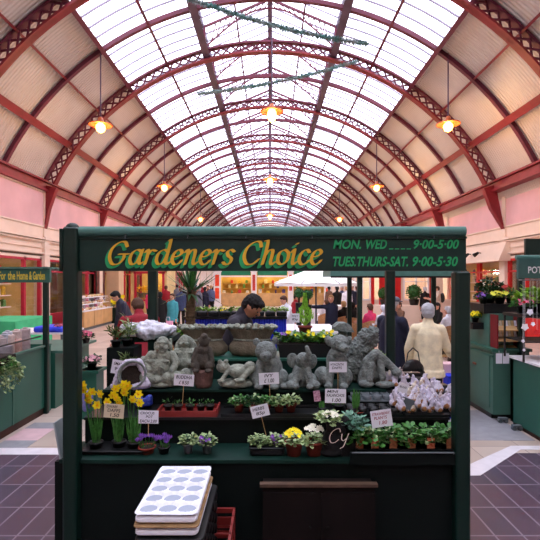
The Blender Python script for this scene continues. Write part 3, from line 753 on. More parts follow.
e=empty('birdbath',(X(343,4.5),4.5,1.256),0,'dark stone bird table lid on a stem behind the statues','bird table')
b=MB(); b.lathe((0,0,0),[(.07,0),(.08,.02),(.045,.06),(.04,.2),(.06,.25),(.001,.25)],14); b.build('stem',stone,e)
b=MB(); b.prism([(-.1,.245),(.1,.23),(.06,.3),(.02,.32),(-.05,.32),(-.1,.28)],'y',-.09,.09); b.build('lid',stone,e)
# sack shaped planters
def sack(px,lb,w):
    D=4.42; s=D/F; e=empty('sack_planter',(X(px,D),D,1.256),0,lb,'planter')
    b=MB(); n=48; prof=[(.55,0),(.86,1),(1.02,5),(1.02,10),(.9,14),(.76,16.5),(.82,19),(.93,24),(1.04,28),(1.02,30),(.92,29),(.85,24),(.001,23)]
    vs=[];fs=[]
    for j,(r,z) in enumerate(prof):
        for i in range(n):
            t=2*math.pi*i/n; k=r*(1+.03*math.sin(9*t+j*.6)+.03*math.sin(17*t+j))
            zz=z+(1.1*math.sin(11*t) if j in(8,9,10) else 0)
            vs.append((k*w*s*math.cos(t),k*w*.5*s*math.sin(t),zz*s))
    for j in range(len(prof)-1):
        for i in range(n): fs.append((j*n+i,j*n+(i+1)%n,(j+1)*n+(i+1)%n,(j+1)*n+i))
    b.add(vs,fs,True); b.build('sack',sackst,e)
    b=MB()
    for i in range(22):
        t=2*math.pi*i/22; b.ell((1.03*w*s*math.cos(t),1.05*w*.5*s*math.sin(t),(29.2+random.uniform(-.8,.8))*s),(3.2*s,2.8*s,1.9*s),(0,random.uniform(-.6,.6),t))
    b.build('frilled_rim',stone2,e)
    b=MB(); 
    for i in range(32):
        a,c=2*math.pi*i/32,2*math.pi*(i+1)/32
        b.cyl((.8*w*s*math.cos(a),.8*w*.5*s*math.sin(a),16.5*s),(.8*w*s*math.cos(c),.8*w*.5*s*math.sin(c),16.5*s),.9*s,n=6)
    b.build('tied_cord',stone2,e)
    b=MB(); b.cyl((0,0,23.2*s),(0,0,23.6*s),.1,n=16); b.build('soil',soil,e)
sack(204,'brown grey stone sack planter with frilled rim, left of the pair on the top shelf',22.5)
sack(252,'brown grey stone sack planter with frilled rim, right of the pair, before the vendor',22.5)
# wrapped pot on the left
e=empty('wrapped_pot',(X(133,3.92),3.92,Z3),0,'grey pot lying tilted with its dark mouth forward, wrapped in crumpled white film','pot')
s=3.92/F
b=MB(); b.lathe((0,0,0),[(.001,-.1),(.06,-.1),(.1,-.02),(.115,.07),(.12,.09),(.105,.09),(.09,.03),(.05,-.07),(.001,-.075)],24)
o=b.build('pot',stone,e,(0,0,.105),(R(72),0,R(10)))
b=MB(); b.cyl((0,0,-.06),(0,0,.045),.07,.094,20); b.build('soil',soil,o)  # dark plug paints the shaded inside of the tilted pot
blob('film_wrap',sc([('c',(-15,-3,3),(-20,-2,-1+3),4,2.5),('c',(-13,-3,16),(-6,-1,25),3.4,3.6),('c',(-6,-1,25),(6,-1,26),3.6,3.6),('c',(6,-1,26),(12,-2,16),3.6,3.6),('c',(12,-2,16),(16,-6,5),3.4,4.2),('c',(16,-6,5),(4,-9,3),4,3),('c',(-13,-3,16),(-16,-4,5),3.2,3.4)],s),.6*s,lilac,e,disp=.014,dscale=.02)
# ================================================================ PLANTS AND GOODS ON THE STALL
def leaves(rad,h,n,L,w,up=.35,z0=0,squash=1,stems=True):
    b=MB()
    for i in range(n):
        t=random.uniform(0,6.283); rr=rad*math.sqrt(random.random()); z=z0+h*random.uniform(.15,1)*(1-.45*(rr/rad)**2)
        p=Vector((rr*math.cos(t),rr*math.sin(t)*squash,z)); a=t+random.uniform(-.9,.9)
        d=Vector((math.cos(a),math.sin(a)*squash,random.uniform(-.35,up+.4))).normalized()*L*random.uniform(.7,1.2)
        b.leaf(p,p+d,w*random.uniform(.8,1.2),-.1,up=(0,0,1) if random.random()<.7 else None)
    return b
def stems(rad,h,n,z0=0,r=.0015,squash=1):
    b=MB()
    for i in range(n):
        t=random.uniform(0,6.283); rr=rad*math.sqrt(random.random())*.8
        b.cyl((rr*.3*math.cos(t),rr*.3*math.sin(t)*squash,z0),(rr*math.cos(t),rr*math.sin(t)*squash,z0+h*random.uniform(.6,.95)),r,n=5,caps=False)
    return b
def potb(r,h,t=.004):
    return MB().lathe((0,0,0),[(.001,0),(r*.72,0),(r*.95,h*.8),(r*1.06,h*.8),(r*1.08,h),(r-t,h),(r*.9,h*.86),(.001,h*.86)],18)
def bloom(c,r,n,facing,m_unused=None,b=None,cup=.25):
    b=b or MB(); c=Vector(c); f=Vector(facing).normalized(); u=Vector((0,0,1)); x=f.cross(u)
    if x.length<.01: x=Vector((1,0,0))
    x.normalize(); y=x.cross(f)
    for k in range(n):
        a=2*math.pi*k/n+random.uniform(-.1,.1); d=x*math.cos(a)+y*math.sin(a)
        b.leaf(c,c+d*r+f*r*cup,r*.75,.05,up=f)
    return b
def plant(name,px,zb,D,label,potr,poth,potm,parts,stem=True,cat='plant',group=None,yaw=0,squash=1):
    e=empty(name,(X(px,D),D,zb),yaw,label,cat,group)
    if potr:
        potb(potr,poth).build('pot',potm,e); MB().cyl((0,0,poth*.85),(0,0,poth*.88),potr*.92,n=14).build('soil',soil,e)
    if stem: stems(parts[0][1].get('rad',.04),parts[0][1].get('h',.06),7,poth*.85 if potr else 0,squash=squash).build('stems',leafd,e)
    for nm,kw,m in parts: leaves(z0=poth*.85 if potr else 0,squash=squash,**kw).build(nm,m,e)
    return e
# daffodil clumps
daffs=[]
def daff(px,zb,D,fl,lb,nb=22,hh=.24):
    e=empty('potted_daffodils',(X(px,D),D,zb),0,lb,'plant'); s=D/F
    potb(.05,.075).build('pot',blackpl,e); MB().cyl((0,0,.06),(0,0,.066),.044,n=12).build('soil',soil,e)
    b=MB()
    for i in range(nb):
        t=random.uniform(0,6.28); rr=random.uniform(0,.035); p=Vector((rr*math.cos(t),rr*math.sin(t),.06)); h=random.uniform(.7,1.05)*hh
        o=Vector((math.cos(t)*random.uniform(0,.03),math.sin(t)*.02,0)); b.leaf(p,p+o+Vector((0,0,h)),.012,random.uniform(-.03,.06),up=(random.uniform(-.4,.4),-1,0))
    b.build('leaves',leafg,e)
    st=MB(); 
    for (fx,fy) in fl:
        c=Vector(((fx-px)*s,random.uniform(-.045,0),Z(fy,D)-zb)); 
        st.tube([(c.x*.25,0,.06),(c.x*.7,c.y*.3,c.z*.6),(c.x,c.y+.02,c.z+.006),(c.x,c.y,c.z)],.0028,6)
        f=Vector((random.uniform(-.6,.6),-1,random.uniform(-.3,.2)))
        fb=bloom(c,.036,6,f,cup=.1); fo=fb.build('flower',yellow,e)
        fn=f.normalized(); t=MB(); t.cyl(c,c+fn*.02,.006,.010,10,caps=False); t.cyl(c+fn*.004,c+fn*.006,.007,n=8); t.build('trumpet',orange,fo)
    st.build('stems',leafg,e); return e
daff(96,.72,3.36,[(86,388),(90,394),(93,391),(103,392),(90,399),(98,404),(84,384)],'left clump of yellow daffodils beside the front post',26,.2)
daff(119,.72,3.38,[(116,388),(118,396),(114,394),(124,384),(126,391),(120,402),(109,401)],'middle clump of yellow daffodils, the tallest blooms, behind the cream card',26,.22)
daff(134,.72,3.36,[(134,398),(141,402),(127,388),(130,384),(139,394)],'right clump of yellow daffodils next to the Crocus card',24,.22)
b=MB(); b.rbox((0,0,.012),(.5,.19,.02),.02); b.rbox((0,0,.03),(.52,.21,.01),.02); tag(b.build('seed_tray',blackpl,None,(X(115,3.37)+.02,3.38,.718)),'shallow black tray under the daffodil pots','tray')
# crocus pots
for i,(px,lb) in enumerate(((147,'terracotta bowl of purple crocuses below the Crocus card'),(164,'pot of purple crocuses between the terracotta bowl and the grey pots'))):
    e=empty('potted_crocus',(X(px,3.33),3.33,.72),0,lb,'plant')
    potb(.062 if i==0 else .045,.05).build('pot',terracotta if i==0 else blackpl,e); MB().cyl((0,0,.042),(0,0,.044),.056 if i==0 else .04,n=12).build('soil',soil,e)
    b=MB(); g=MB()
    for k in range(11):
        x=random.uniform(-.07,.07)*(1 if i==0 else .8); y=random.uniform(-.04,.03); z=random.uniform(.075,.125)
        g.cyl((x*.5,y*.5,.04),(x,y,z),.0022,n=5)
        for j in range(6): a=j*1.047; b.leaf((x,y,z),(x+.011*math.cos(a),y+.011*math.sin(a),z+.03),.013,.25,up=(math.cos(a),math.sin(a),0))
        g.leaf((x*.5,y*.5,.04),(x*1.1+random.uniform(-.02,.02),y,z*.9),.004,.1)
    b.build('flowers',purple,e); g.build('leaves',leafg,e)
# grey pots with leaves
for px,lb,fm in((188,'left of two small grey pots of leafy violets on the front ledge',None),(207,'right of two small grey pots, with mauve blooms among the leaves',purple)):
    e=plant('potted_violet',px,.72,3.33,lb,.04,.075,greypl,[('leaves',dict(rad=.06,h=.075,n=110,L=.03,w=.022),leafv)])
    leaves(.05,.06,50,.03,.022,z0=.065).build('lower_leaves',leafd,e)
    if fm:
        b=MB()
        for k in range(8): bloom((random.uniform(-.04,.03),random.uniform(-.05,-.02),random.uniform(.09,.13)),.014,5,(0,-1,.3),b=b)
        b.build('flowers',fm,e)
b=MB(); b.rbox((0,0,.03),(.25,.14,.055),.02); b.rbox((0,0,.06),(.265,.155,.01),.02); tag(b.build('planter_tray',blackpl,None,(X(267,3.33),3.33,.72)),'small black trough holding the violet plants under the tilted Herbs card','tray')
for px,lb,fm in((258,'pale green leafy plant in the left of the small black trough',None),(276,'leafy plant with mauve flowers in the right of the small black trough',purple)):
    e=plant('violet_plant',px,.784,3.33,lb,0,0,None,[('leaves',dict(rad=.06,h=.075,n=130,L=.03,w=.022),leafv),('lower_leaves',dict(rad=.05,h=.05,n=50,L=.03,w=.02),leafd)])
    if fm:
        b=MB()
        for k in range(9): bloom((random.uniform(-.04,.04),random.uniform(-.05,-.02),random.uniform(.02,.08)),.015,5,(0,-1,.3),b=b)
        b.build('flowers',fm,e)
# primulas
for px,lb,fm,cm in((294,'yellow primula in a terracotta pot on the front ledge',yellow,leafv),(314,'white primula in a terracotta pot beside the black lettered sack',whitepet,leafv)):
    e=plant('potted_primula',px,.72,3.3,lb,.068,.105,terracotta,[('leaves',dict(rad=.085,h=.05,n=80,L=.045,w=.03),cm)])
    b=MB(); 
    for k in range(26): t=random.uniform(0,6.28); rr=.06*math.sqrt(random.random()); bloom((rr*math.cos(t),rr*math.sin(t)*.8-.01,.15+.035*(1-rr/.06)+random.uniform(0,.015)+(.03 if fm is whitepet else 0)),.017,5,(math.cos(t)*.5,-.8,.8),b=b)
    b.build('flowers',fm,e)
# black lettered sack of kalanchoe
e=empty('lettered_sack',(X(335,3.28),3.28,.72),0,'black fabric sack with cream Cy lettering holding pale kalanchoes on the front ledge','bag')
s=3.28/F
blob('bag',sc([('e',(-2,0,14),(11,7,15)),('e',(2,0,28),(11,6,10)),('e',(-6,0,36),(5,4,6)),('e',(10,0,34),(5,4,6)),('e',(-4,0,4),(12,7,5))],s),.7*s,mat('black cloth',(16,15,16),.9,var=.2,bump=.3),e)
calli('Cy',.066,-.062,.112,-.052,creamwall,'lettering',e,shear=.25,nib=.05)
for px,py,lb in((330,411,'cream flowered kalanchoe in the mouth of the black lettered sack'),):
    e=plant('kalanchoe',px,.99-.02,3.28,lb,0,0,None,[('leaves',dict(rad=.09,h=.06,n=90,L=.045,w=.03),leafv)])
    b=MB()
    for k in range(40): t=random.uniform(0,6.28); rr=.06*math.sqrt(random.random()); bloom((rr*math.cos(t),rr*math.sin(t)-.01,.05+.03*(1-rr/.06)),.012,4,(0,-1,.8),b=b)
    b.build('flowers',whitepet,e)
plant('kalanchoe',352,.85,3.33,'blue green leafy plant just right of the black lettered sack',.045,.07,blackpl,[('leaves',dict(rad=.09,h=.1,n=110,L=.05,w=.035),mat('blue green leaf',(96,140,118),.5,var=.3,scale=30))])
b=MB(); b.bb(-.1,.1,-.07,.07,0,.128); tag(b.build('plastic_box',blackpl,None,(X(352,3.33)+.01,3.33,.721)),'black box under the blue green leafy plant','box')
# strawberry trays
e=empty('long_trough',(X(405,3.3),3.3,.72),0,'long black trough across the right of the front ledge holding strawberry plants','tray')
b=MB(); b.bb(-.37,.37,-.1,.1,0,.02); b.bb(-.37,.37,-.1,-.09,.0,.075); b.bb(-.37,.37,.09,.1,0,.105); b.bb(-.37,-.36,-.1,.1,0,.075); b.bb(.36,.37,-.1,.1,0,.075); b.build('trough',blackpl,e)
orl=mat('orange red plant label',(196,70,40),.6,var=.4,scale=60,col2=(226,150,110)); brl=mat('brown plant label',(120,70,44),.7,var=.4,scale=60,col2=(170,110,70))
for k,px in enumerate((358,373,391,409,428,447)):
    e=plant('strawberry_plant',px,.74,3.3,('strawberry plant with a %s label, '%('red' if k in(1,4) else 'brown'))+['leftmost in the long black trough','second in the long black trough','third in the long black trough','fourth in the long black trough','fifth in the long black trough','rightmost by the stall post'][k],.05,.075,blackpl,
        [('leaves',dict(rad=.095,h=.13,n=75,L=.055,w=.042),leafg),('pale_leaves',dict(rad=.09,h=.12,n=26,L=.045,w=.036),leafv)])
    MB().rbox((0,-.062,.085),(.055,.003,.075),.001).build('plant_label',orl if k in(1,4) else brl,e)
# red tray with seedlings
e=empty('red_tray',(X(189,3.62),3.62,.93),0,'red plastic tray of small seedling pots under the buddha figures','tray')
b=MB(); b.bb(-.235,.235,-.1,.1,0,.012); b.bb(-.235,.235,-.105,-.095,0,.045); b.bb(-.235,.235,.095,.105,0,.045); b.bb(-.24,-.23,-.105,.105,0,.045); b.bb(.23,.24,-.105,.105,0,.06); b.build('tray',redpl,e)
for k,px in enumerate((168,178,190,201,210)):
    plant('seedling_pot',px,.945,3.64,['small bulb seedling pot, first from the left in the red tray','small bulb seedling pot, second in the red tray','small bulb seedling pot, middle one in the red tray','small bulb seedling pot, fourth in the red tray','small bulb seedling pot at the right end of the red tray'][k],.036,.045,blackpl,[('shoots',dict(rad=.028,h=.06,n=14,L=.03,w=.008,up=1.6),leafg)],stem=False)
# herb pots on wire tray
b=MB(); b.bb(-.55,.55,-.11,.11,0,.012); b.bb(-.55,.55,-.115,-.105,0,.028); b.bb(-.55,.55,.105,.115,0,.028)
e=empty('herb_tray',(X(272,3.62),3.62,.93),0,'flat black tray of potted ivies on the second step','tray')
b=MB(); b.bb(-.4,.4,-.11,.11,0,.01); b.bb(-.4,.4,-.115,-.105,0,.026); b.bb(-.4,.4,.105,.115,0,.026); b.build('tray',blackpl,e)
for k,(px,m1,h) in enumerate(((239,leafg,.07),(253,leafd,.085),(266,leafg,.075),(279,leafv,.07),(291,leafv,.08))):
    plant('potted_ivy',px,.942,3.62,['potted ivy with fresh green leaves, leftmost in the ivy row','darker potted ivy, second in the ivy row','green potted ivy in the middle of the ivy row','pale variegated ivy, fourth in the ivy row','pale variegated ivy at the right end of the ivy row'][k],.042,.065,terracotta,
      [('leaves',dict(rad=.068,h=h,n=90,L=.034,w=.026),m1),('pale_leaves',dict(rad=.066,h=h,n=35,L=.03,w=.022),leafv),('dark_leaves',dict(rad=.06,h=h*.8,n=40,L=.03,w=.024),leafd)])
# shoots (hyacinth / daffodil buds)
def shoots(px,zb,D,lb,pr,ph,pm,w,h,n=16):
    e=empty('bulb_pot',(X(px,D),D,zb),0,lb,'plant'); potb(pr,ph).build('pot',pm,e)
    b=MB()
    for k in range(n):
        x=random.uniform(-w,w);y=random.uniform(-w,w)*.6; b.leaf((x*.8,y,ph*.8),(x*1.1,y,ph+h*random.uniform(.6,1)),.016,random.uniform(-.04,.08),up=(random.uniform(-.3,.3),-1,0))
    b.build('shoots',leafg,e)
shoots(338,.93,3.66,'pot of green hyacinth shoots under the puppy card',.05,.06,blackpl,.055,.15)
shoots(356,.93,3.58,'red pan of tall green bulb shoots right of the Kalanchoe card',.07,.035,terracotta,.04,.2,14)
shoots(322,.93,3.6,'small pot of short green shoots left of the Kalanchoe card',.035,.05,blackpl,.02,.07,6)
o=MB().box((0,0,0),(.05,.004,.08),(0,R(-8),0)).build('plant_picture_card',mat('pink picture label',(214,170,190),.6,var=.4,scale=60,col2=(120,60,90)),None,P(317,396,3.42)); tag(o,'small pink picture label left of the Kalanchoe price card','label')
# empty plug trays on right of second step
for j,(px,D,z) in enumerate(((372,3.6,.95),(376,3.78,1.0))):
    b=MB(); s_=D/F
    b.bb(-.22,.22,-.085,.085,0,.01)
    for k in range(5):
        for r_ in range(2): b.lathe((-.17+k*.085,-.04+r_*.08,.008),[(.036,0),(.04,.035),(.036,.035),(.03,.004),(.001,.003)],12)
    tag(b.build('cell_tray',greypl if j else blackpl,None,(X(px,D),D,z)),'empty black cell tray on the right of the second step, %s one'%('nearer','rear')[j],'tray')
    b=MB(); b.bb(-.23,.23,-.09,.09,0,z-.93); tag(b.build('wooden_block',shadegreen,None,(X(px,D),D,.93)),'dark block under the %s empty cell tray'%('nearer','rear')[j],'block')
# bagged bulbs heap
bagm=[mat('clear wrinkled bag',(190,184,196),.3,var=.12,scale=30,bump=.6,bscale=50),lilac,mat('bag of brown bulbs',(150,122,104),.5,var=.3,scale=50,col2=(206,196,198)),mat('bag with yellow bulbs',(200,180,140),.5,var=.3,scale=50,col2=(220,214,210))]
bulbm=mat('papery bulb',(160,110,70),.7,var=.3,scale=40)
protos=[]
for v in range(5):
    w=random.uniform(.028,.036)
    o=blob('bulb_bag',[('e',(0,0,w),(w,w*.8,w)),('e',(random.uniform(-.01,.01),0,w*1.7),(w*.7,w*.6,w)),('c',(0,0,w*2),(random.uniform(-.01,.01),0,w*2.9),w*.5,w*.2),('c',(0,0,w*2.7),(.008,0,w*3.1),w*.2,w*.3)],.0045,bagm[v%4],None,None,None,1,disp=.005,dscale=.02)
    b=MB(); b.ell((0,0,w*.8),(w*.72,w*.6,w*.7)); b.build('bulb',bulbm,o,(0,-w*.32,0))
    protos.append(o)
def slope(px): # top surface z-px of heap at px
    return 0
rows=[]
cnt=0
random.seed(11)
for (x0,x1,y0,y1,D0) in((398,456,403,408,3.54),(394,456,398,403,3.63),(396,456,392,398,3.72),(394,454,387,392,3.82),(390,444,382,387,3.92),(384,430,377,382,4.0),(376,410,371,376,4.08)):
    px=x0
    while px<x1:
        py=random.uniform(y0,y1); D=D0+random.uniform(-.03,.03)
        pos=P(px,py+5,D); k=random.randrange(5)
        if cnt<5: o=protos[cnt]; o.location=pos
        else: o=copy_tree(protos[k],pos)
        o.rotation_euler=(random.uniform(-.3,.3),random.uniform(-.5,.5),random.uniform(0,6.28) if False else random.uniform(-.5,.5))
        sc_=random.uniform(.85,1.15); o.scale=(sc_,)*3
        tag(o,'small clear bag of flower bulbs in the heap at the right of the stall','bag','bagged bulbs heaped on the right of the stall')
        cnt+=1; px+=random.uniform(4.6,6.4)
# stepped black crate carrying the heap
e=empty('bulb_crate',(X(425,3.8),3.8,.93),0,'black stepped crate carrying the heap of bagged bulbs','crate')
b=MB()
for x0,y0,y1,z in((-.25,-.29,-.21,.02),(-.27,-.21,-.12,.05),(-.27,-.12,-.02,.085),(-.3,-.02,.09,.12),(-.33,.09,.18,.16),(-.36,.18,.26,.2),(-.42,.26,.34,.23)):
    b.bb(x0,.235 if y0<.15 else .05,y0,y1,0,z)
b.build('steps',blackpl,e)
MB().box((0,0,0),(.14,.004,.085),(0,R(20),0)).build('flap',greypl,e,(-.21,-.26,.09))
# top shelf trough of primulas
def trough(px0,px1,py0,py1,D,zb,lb,nm='flower_trough',d=.22,m=None):
    w=X(px1,D)-X(px0,D); h=(py1-py0)/F*D; e=empty(nm,(X((px0+px1)/2,D),D,zb),0,lb,'planter')
    MB().prism([(-w/2*.94,0),(w/2*.94,0),(w/2,h*.85),(w/2+.01,h*.85),(w/2+.01,h),(-w/2-.01,h),(-w/2-.01,h*.85),(-w/2,h*.85)],'y',-d/2,d/2).build('trough',m or blackpl,e)
    MB().bb(-w/2+.01,w/2-.01,-d/2+.01,d/2-.01,h,h+.006).build('soil',soil,e); return e,w,h
e,w,h=trough(278,332,338,351,4.42,1.257,'black trough of leafy primulas on the top shelf behind the elephant')
for k in range(6):
    x=-w/2+w*(k+.5)/6
    pe=empty('primula',(e.location.x+x,4.42+random.uniform(-.03,.03),1.257+h),0,'leafy primula in the black trough on the top shelf, %s from the left'%ORD[k].replace('nearest','first'),'plant')
    leaves(.075,.09,60,.06,.035).build('leaves',leafg,pe); leaves(.07,.09,22,.05,.03).build('pale_leaves',leafy,pe)
    b=MB()
    for j in range(5): bloom((random.uniform(-.05,.05),random.uniform(-.07,-.03),random.uniform(.06,.12)),.02,5,(0,-1,.5),b=b)
    b.build('flowers',[purple,yellow,leafy,yellow,leafy,yellow][k],pe)
# left rear: green box with narrow leaved plants, white film
b=MB(); b.bb(-.13,.13,-.14,.14,0,Z(349,4.3)-.72); tag(b.build('plant_box',shadegreen,None,(X(118,4.3),4.5,.72)),'dark green box at the left rear of the stall under the spiky plants','box')
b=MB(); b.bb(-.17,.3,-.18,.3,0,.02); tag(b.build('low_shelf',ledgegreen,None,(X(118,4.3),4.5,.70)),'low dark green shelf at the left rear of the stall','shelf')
def spiky(px,zb,D,h,n,lb,m,pr=.06,ph=.09,L=.1,pm=None):
    e=empty('spiky_plant',(X(px,D),D,zb),0,lb,'plant'); potb(pr,ph).build('pot',pm or blackpl,e); MB().cyl((0,0,ph*.85),(0,0,ph*.88),pr*.9,n=12).build('soil',soil,e)
    b=MB(); st=MB()
    for j in range(7):
        a=random.uniform(0,6.28); r=random.uniform(.1,.6)*pr*1.6; top=Vector((r*math.cos(a)*1.4,r*math.sin(a),ph+h*random.uniform(.5,1))); bs=Vector((r*.3*math.cos(a),r*.3*math.sin(a),ph*.8)); st.cyl(bs,top,.003,n=5)
        for k in range(n):
            p=bs.lerp(top,random.uniform(.25,1)); t=random.uniform(0,6.28); d=Vector((math.cos(t),math.sin(t),random.uniform(.1,1.2))).normalized()*L*random.uniform(.6,1); b.leaf(p,p+d,.014,-.12)
    st.build('stems',leafd,e); b.build('leaves',m,e); return e
olive=mat('olive narrow leaf',(84,104,50),.5,var=.4,scale=30)
zt=Z(349,4.3)
spiky(128,1.062,4.18,.16,14,'bushy narrow leaved plant behind the tilted card at the left',olive,.06,.09)
spiky(116,zt,4.42,.14,10,'narrow leaved plant on the dark green box, left of its pair',olive,.05,.07)
spiky(127,zt,4.5,.2,8,'tall pale green plant on the dark green box reaching toward the white film',leafv,.05,.07,.13)
def crumple(name,px,py,D,w,h,d,m,lb,cat='wrapping',disp=.05,base=None):
    z0=Z(py+h/2,D) if base is None else base; s_=D/F
    pr=[('e',((random.uniform(-.5,.5))*w*s_*.7,random.uniform(-.3,.3)*d,h*s_*random.uniform(.3,.6)),(w*s_*random.uniform(.22,.34),d*.35,h*s_*random.uniform(.3,.42))) for _ in range(9)]
    o=blob(name,pr,max(.008,w*s_/45),m,None,(X(px,D),D,z0),None,1,disp=disp,dscale=.06); return tag(o,lb,cat)
clearf=mat('pale crumpled film',(214,214,226),.3,var=.12,scale=14,bump=.8,bscale=20)
random.seed(5)
crumple('plastic_film',146,333,4.75,44,18,.3,clearf,'crumpled white plastic film behind the large buddha statue','wrapping',.06,1.39)
b=MB(); b.bb(-.28,.28,-.2,.2,1.36-.72,1.385-.72); b.bb(-.27,-.23,-.2,-.16,0,.64); b.bb(.23,.27,-.2,-.16,0,.64); b.bb(-.27,-.23,.16,.2,0,.64); b.bb(.23,.27,.16,.2,0,.64)
tag(b.build('side_table',ledgegreen,None,(X(148,4.75),4.85,.0),None),'small green table carrying the crumpled film','table').scale=(1,1,2.12)
crumple('plastic_bag',86,402,3.72,12,26,.08,mat('blue lilac bag',(130,130,190),.4,var=.3,scale=20,bump=.6),'blue and lilac plastic bag beside the front post behind the daffodils','bag',.03,.94)
crumple('plastic_bag',143,395,3.75,18,14,.1,mat('blue plastic bag',(40,60,160),.35,var=.3,scale=20,bump=.6),'blue plastic bag tucked beneath the wrapped pot','bag',.03,.935)
# small planting inside left sack and behind
for px,lb in((212,'yellow and green seedlings in the left stone sack'),):
    e=plant('seedlings',px,1.256+.235,4.42,lb,0,0,None,[('leaves',dict(rad=.07,h=.06,n=40,L=.04,w=.02),leafy)])

b=MB(); b.bb(X(350,3.18),1.40,3.165,3.19,.70,.785); tag(b.build('dark_strip',shadegreen),'black strip added to darken the ledge edge below the strawberry trough','board')  # strip added only to blacken this stretch of the ledge
# ================================================================ NEIGHBOUR STALLS, SHOPS, CAFE
# ---- left stall "For the Home & Garden"
e=empty('market_stall',(-4.6,6.0,0),0,'green panelled stall on the left with yellow Home and Garden sign','market stall')
def qq(b,name,m,par): o=b.build(name,m,par); o.location=(-par.location.x,-par.location.y,-par.location.z); return o
b=MB(); b.bb(-3.43,-3.37,4.2,6.9,.1,1.02); pn=qq(b,'side_panel',panelgreen,e)
b=MB()
for y in(4.9,5.9): b.bb(-3.366,-3.362,y-.01,y+.01,.1,1.02)
b.bb(-3.375,-3.35,4.2,6.9,1.0,1.03); b.build('panel_strip',greygreen,pn)
b=MB(); b.bb(-3.41,-3.38,4.2,6.9,0,.1); qq(b,'plinth',wood,e)
b=MB(); b.bb(-6.4,-3.37,6.86,6.92,.0,1.02); b.bb(-6.4,-3.37,4.2,4.26,.0,1.02); qq(b,'end_panel',panelgreen,e)
b=MB(); b.bb(-6.4,-3.4,4.2,6.9,.93,.96); qq(b,'counter_top',greygreen,e)
for x in(-6.35,-3.36): 
    b=MB(); b.rbox((x,6.75,1.1),(.075,.075,2.2),.015); qq(b,'post',dkgreen,e)
D=6.7
b=MB(); b.bb(-6.4,X(50.5,D),D-.03,D+.03,Z(282.5,D),Z(269,D)); sgn=qq(b,'sign_board',mat('mid green sign paint',(44,92,80),.5,var=.1),e)
for t_,x0,x1 in(('For',0.3,7),('the',9,16.5),('Home',18,29),('&',30.3,33),('Garden',34,46)):
    text(t_,X(x1,D)-X(x0,D),8.5/F*D,mat('yellow sign paint',(214,190,60),.5),sgn,(X((x0+x1)/2,D),D-.032,Z(275.6,D)),bold=.02)
b=MB(); b.bb(-6.4,X(50,D),D-.06,D+.5,Z(268.5,D),Z(267,D)); qq(b,'canopy_board',tubegreen,e)
b=MB(); b.tube([(-3.42,4.6,1.02),(-3.42,4.6,1.16),(-3.42,6.7,1.16)],.012); qq(b,'black_rail',blackpl,e)
# trailing ivy box
e=empty('ivy_basket',(-3.22,5.45,.82),0,'trailing variegated ivy hanging over the left stall counter','plant')
leaves(.13,.26,260,.05,.04,squash=1.6).build('leaves',leafv,e); leaves(.12,.26,160,.05,.04,squash=1.6).build('dark_leaves',leafg,e)
b=MB()
for k in range(12):
    y=random.uniform(-.2,.2); z=-random.uniform(.02,.16); b.tube([(.02,y,.1),(.1,y,.02),(.1,y+.03,z)],.003,5)
    for j in range(8): p=Vector((.1+random.uniform(-.02,.02),y+random.uniform(-.03,.03),z+random.random()*.15)); b.leaf(p,p+Vector((random.uniform(-.02,.05),random.uniform(-.03,.03),-.03)),.03)
b.build('trailing_stems',leafv,e)
MB().bb(-.2,.08,-.25,.25,-.0,.1).build('basket',soil,e,(-.08,0,.15))
# goods on the left stall
cols=[(178,160,160),(200,180,172),(150,140,146),(190,150,140),(170,172,180)]
random.seed(21)
for k in range(11):
    D=random.uniform(5.9,6.7); px=2+k*4.0; w=random.uniform(.08,.14)
    x=min(X(px,D),-3.55); h=random.uniform(.14,.34)
    b=MB(); b.rbox((0,0,h/2),(w*1.4,w,h),.02,random.uniform(-.4,.4)); b.rbox((0,0,h+.01),(w*.6,w*.5,.02),.01)
    tag(b.build('goods_box',mat('pale boxed goods %d'%(k%5),cols[k%5],.7,var=.25,scale=14,bump=.3),None,(x,D,.962)),'pale wrapped goods package standing on the left green stall counter','package','wrapped goods on the left stall')
# ---- next left stall (lower, behind)
e=empty('market_stall',(-4.6,8.9,0),0,'low green stall counter behind the Home and Garden stall','market stall')
b=MB(); b.bb(-3.4,-3.34,7.0,8.3,.0,.86); qq(b,'side_panel',panelgreen,e)
b=MB(); b.bb(-6.4,-3.2,7.0,8.3,.86,.9); qq(b,'counter_top',greygreen,e); b=MB(); b.bb(-6.4,-3.4,8.24,8.3,0,.86); b.bb(-6.4,-3.4,7.0,7.06,0,.86); qq(b,'end_panel',panelgreen,e)
b=MB(); b.bb(-7.3,-6.0,10.6,12.4,.0,1.02); tag(b.build('draped_table',mat('green tablecloth',(70,190,130),.8,var=.15,scale=4,bump=.3)),'table draped in bright green cloth in front of the yellow shop window','table')
b=MB(); b.rbox((0,0,.06),(.62,.6,.12),.05); tag(b.build('blue_cover',mat('bright blue cover',(50,70,220),.5,var=.3,scale=6,bump=.5),None,(-4.65,9.7,.9)),'folded bright blue plastic cover on a white table on the left','cover')
def bush(px,py,D,r,h,lb,ml,mf=None,nf=0,fr=.03,zb=None,potm=blackpl,name='potted_plant',n=150):
    zb=Z(py,D) if zb is None else zb; e=empty(name,(X(px,D),D,zb),0,lb,'plant')
    potb(r*.6,r*.75).build('pot',potm,e); MB().cyl((0,0,r*.6),(0,0,r*.66),r*.5,n=12).build('soil',soil,e)
    stems(r*.7,h,7,r*.6,.004).build('stems',leafd,e); leaves(r,h,n,r*.5,r*.3,z0=r*.6).build('leaves',ml,e)
    if nf:
        b=MB()
        for k in range(nf):
            t=random.uniform(0,6.28); rr=r*math.sqrt(random.random())*.95; bloom((rr*math.cos(t),rr*math.sin(t)-.02,r*.6+h*random.uniform(.6,1.1)*(1-.3*rr/r)),fr,5,(math.cos(t)*.4,-.8,.5),b=b)
        b.build('flowers',mf,e)
    return e
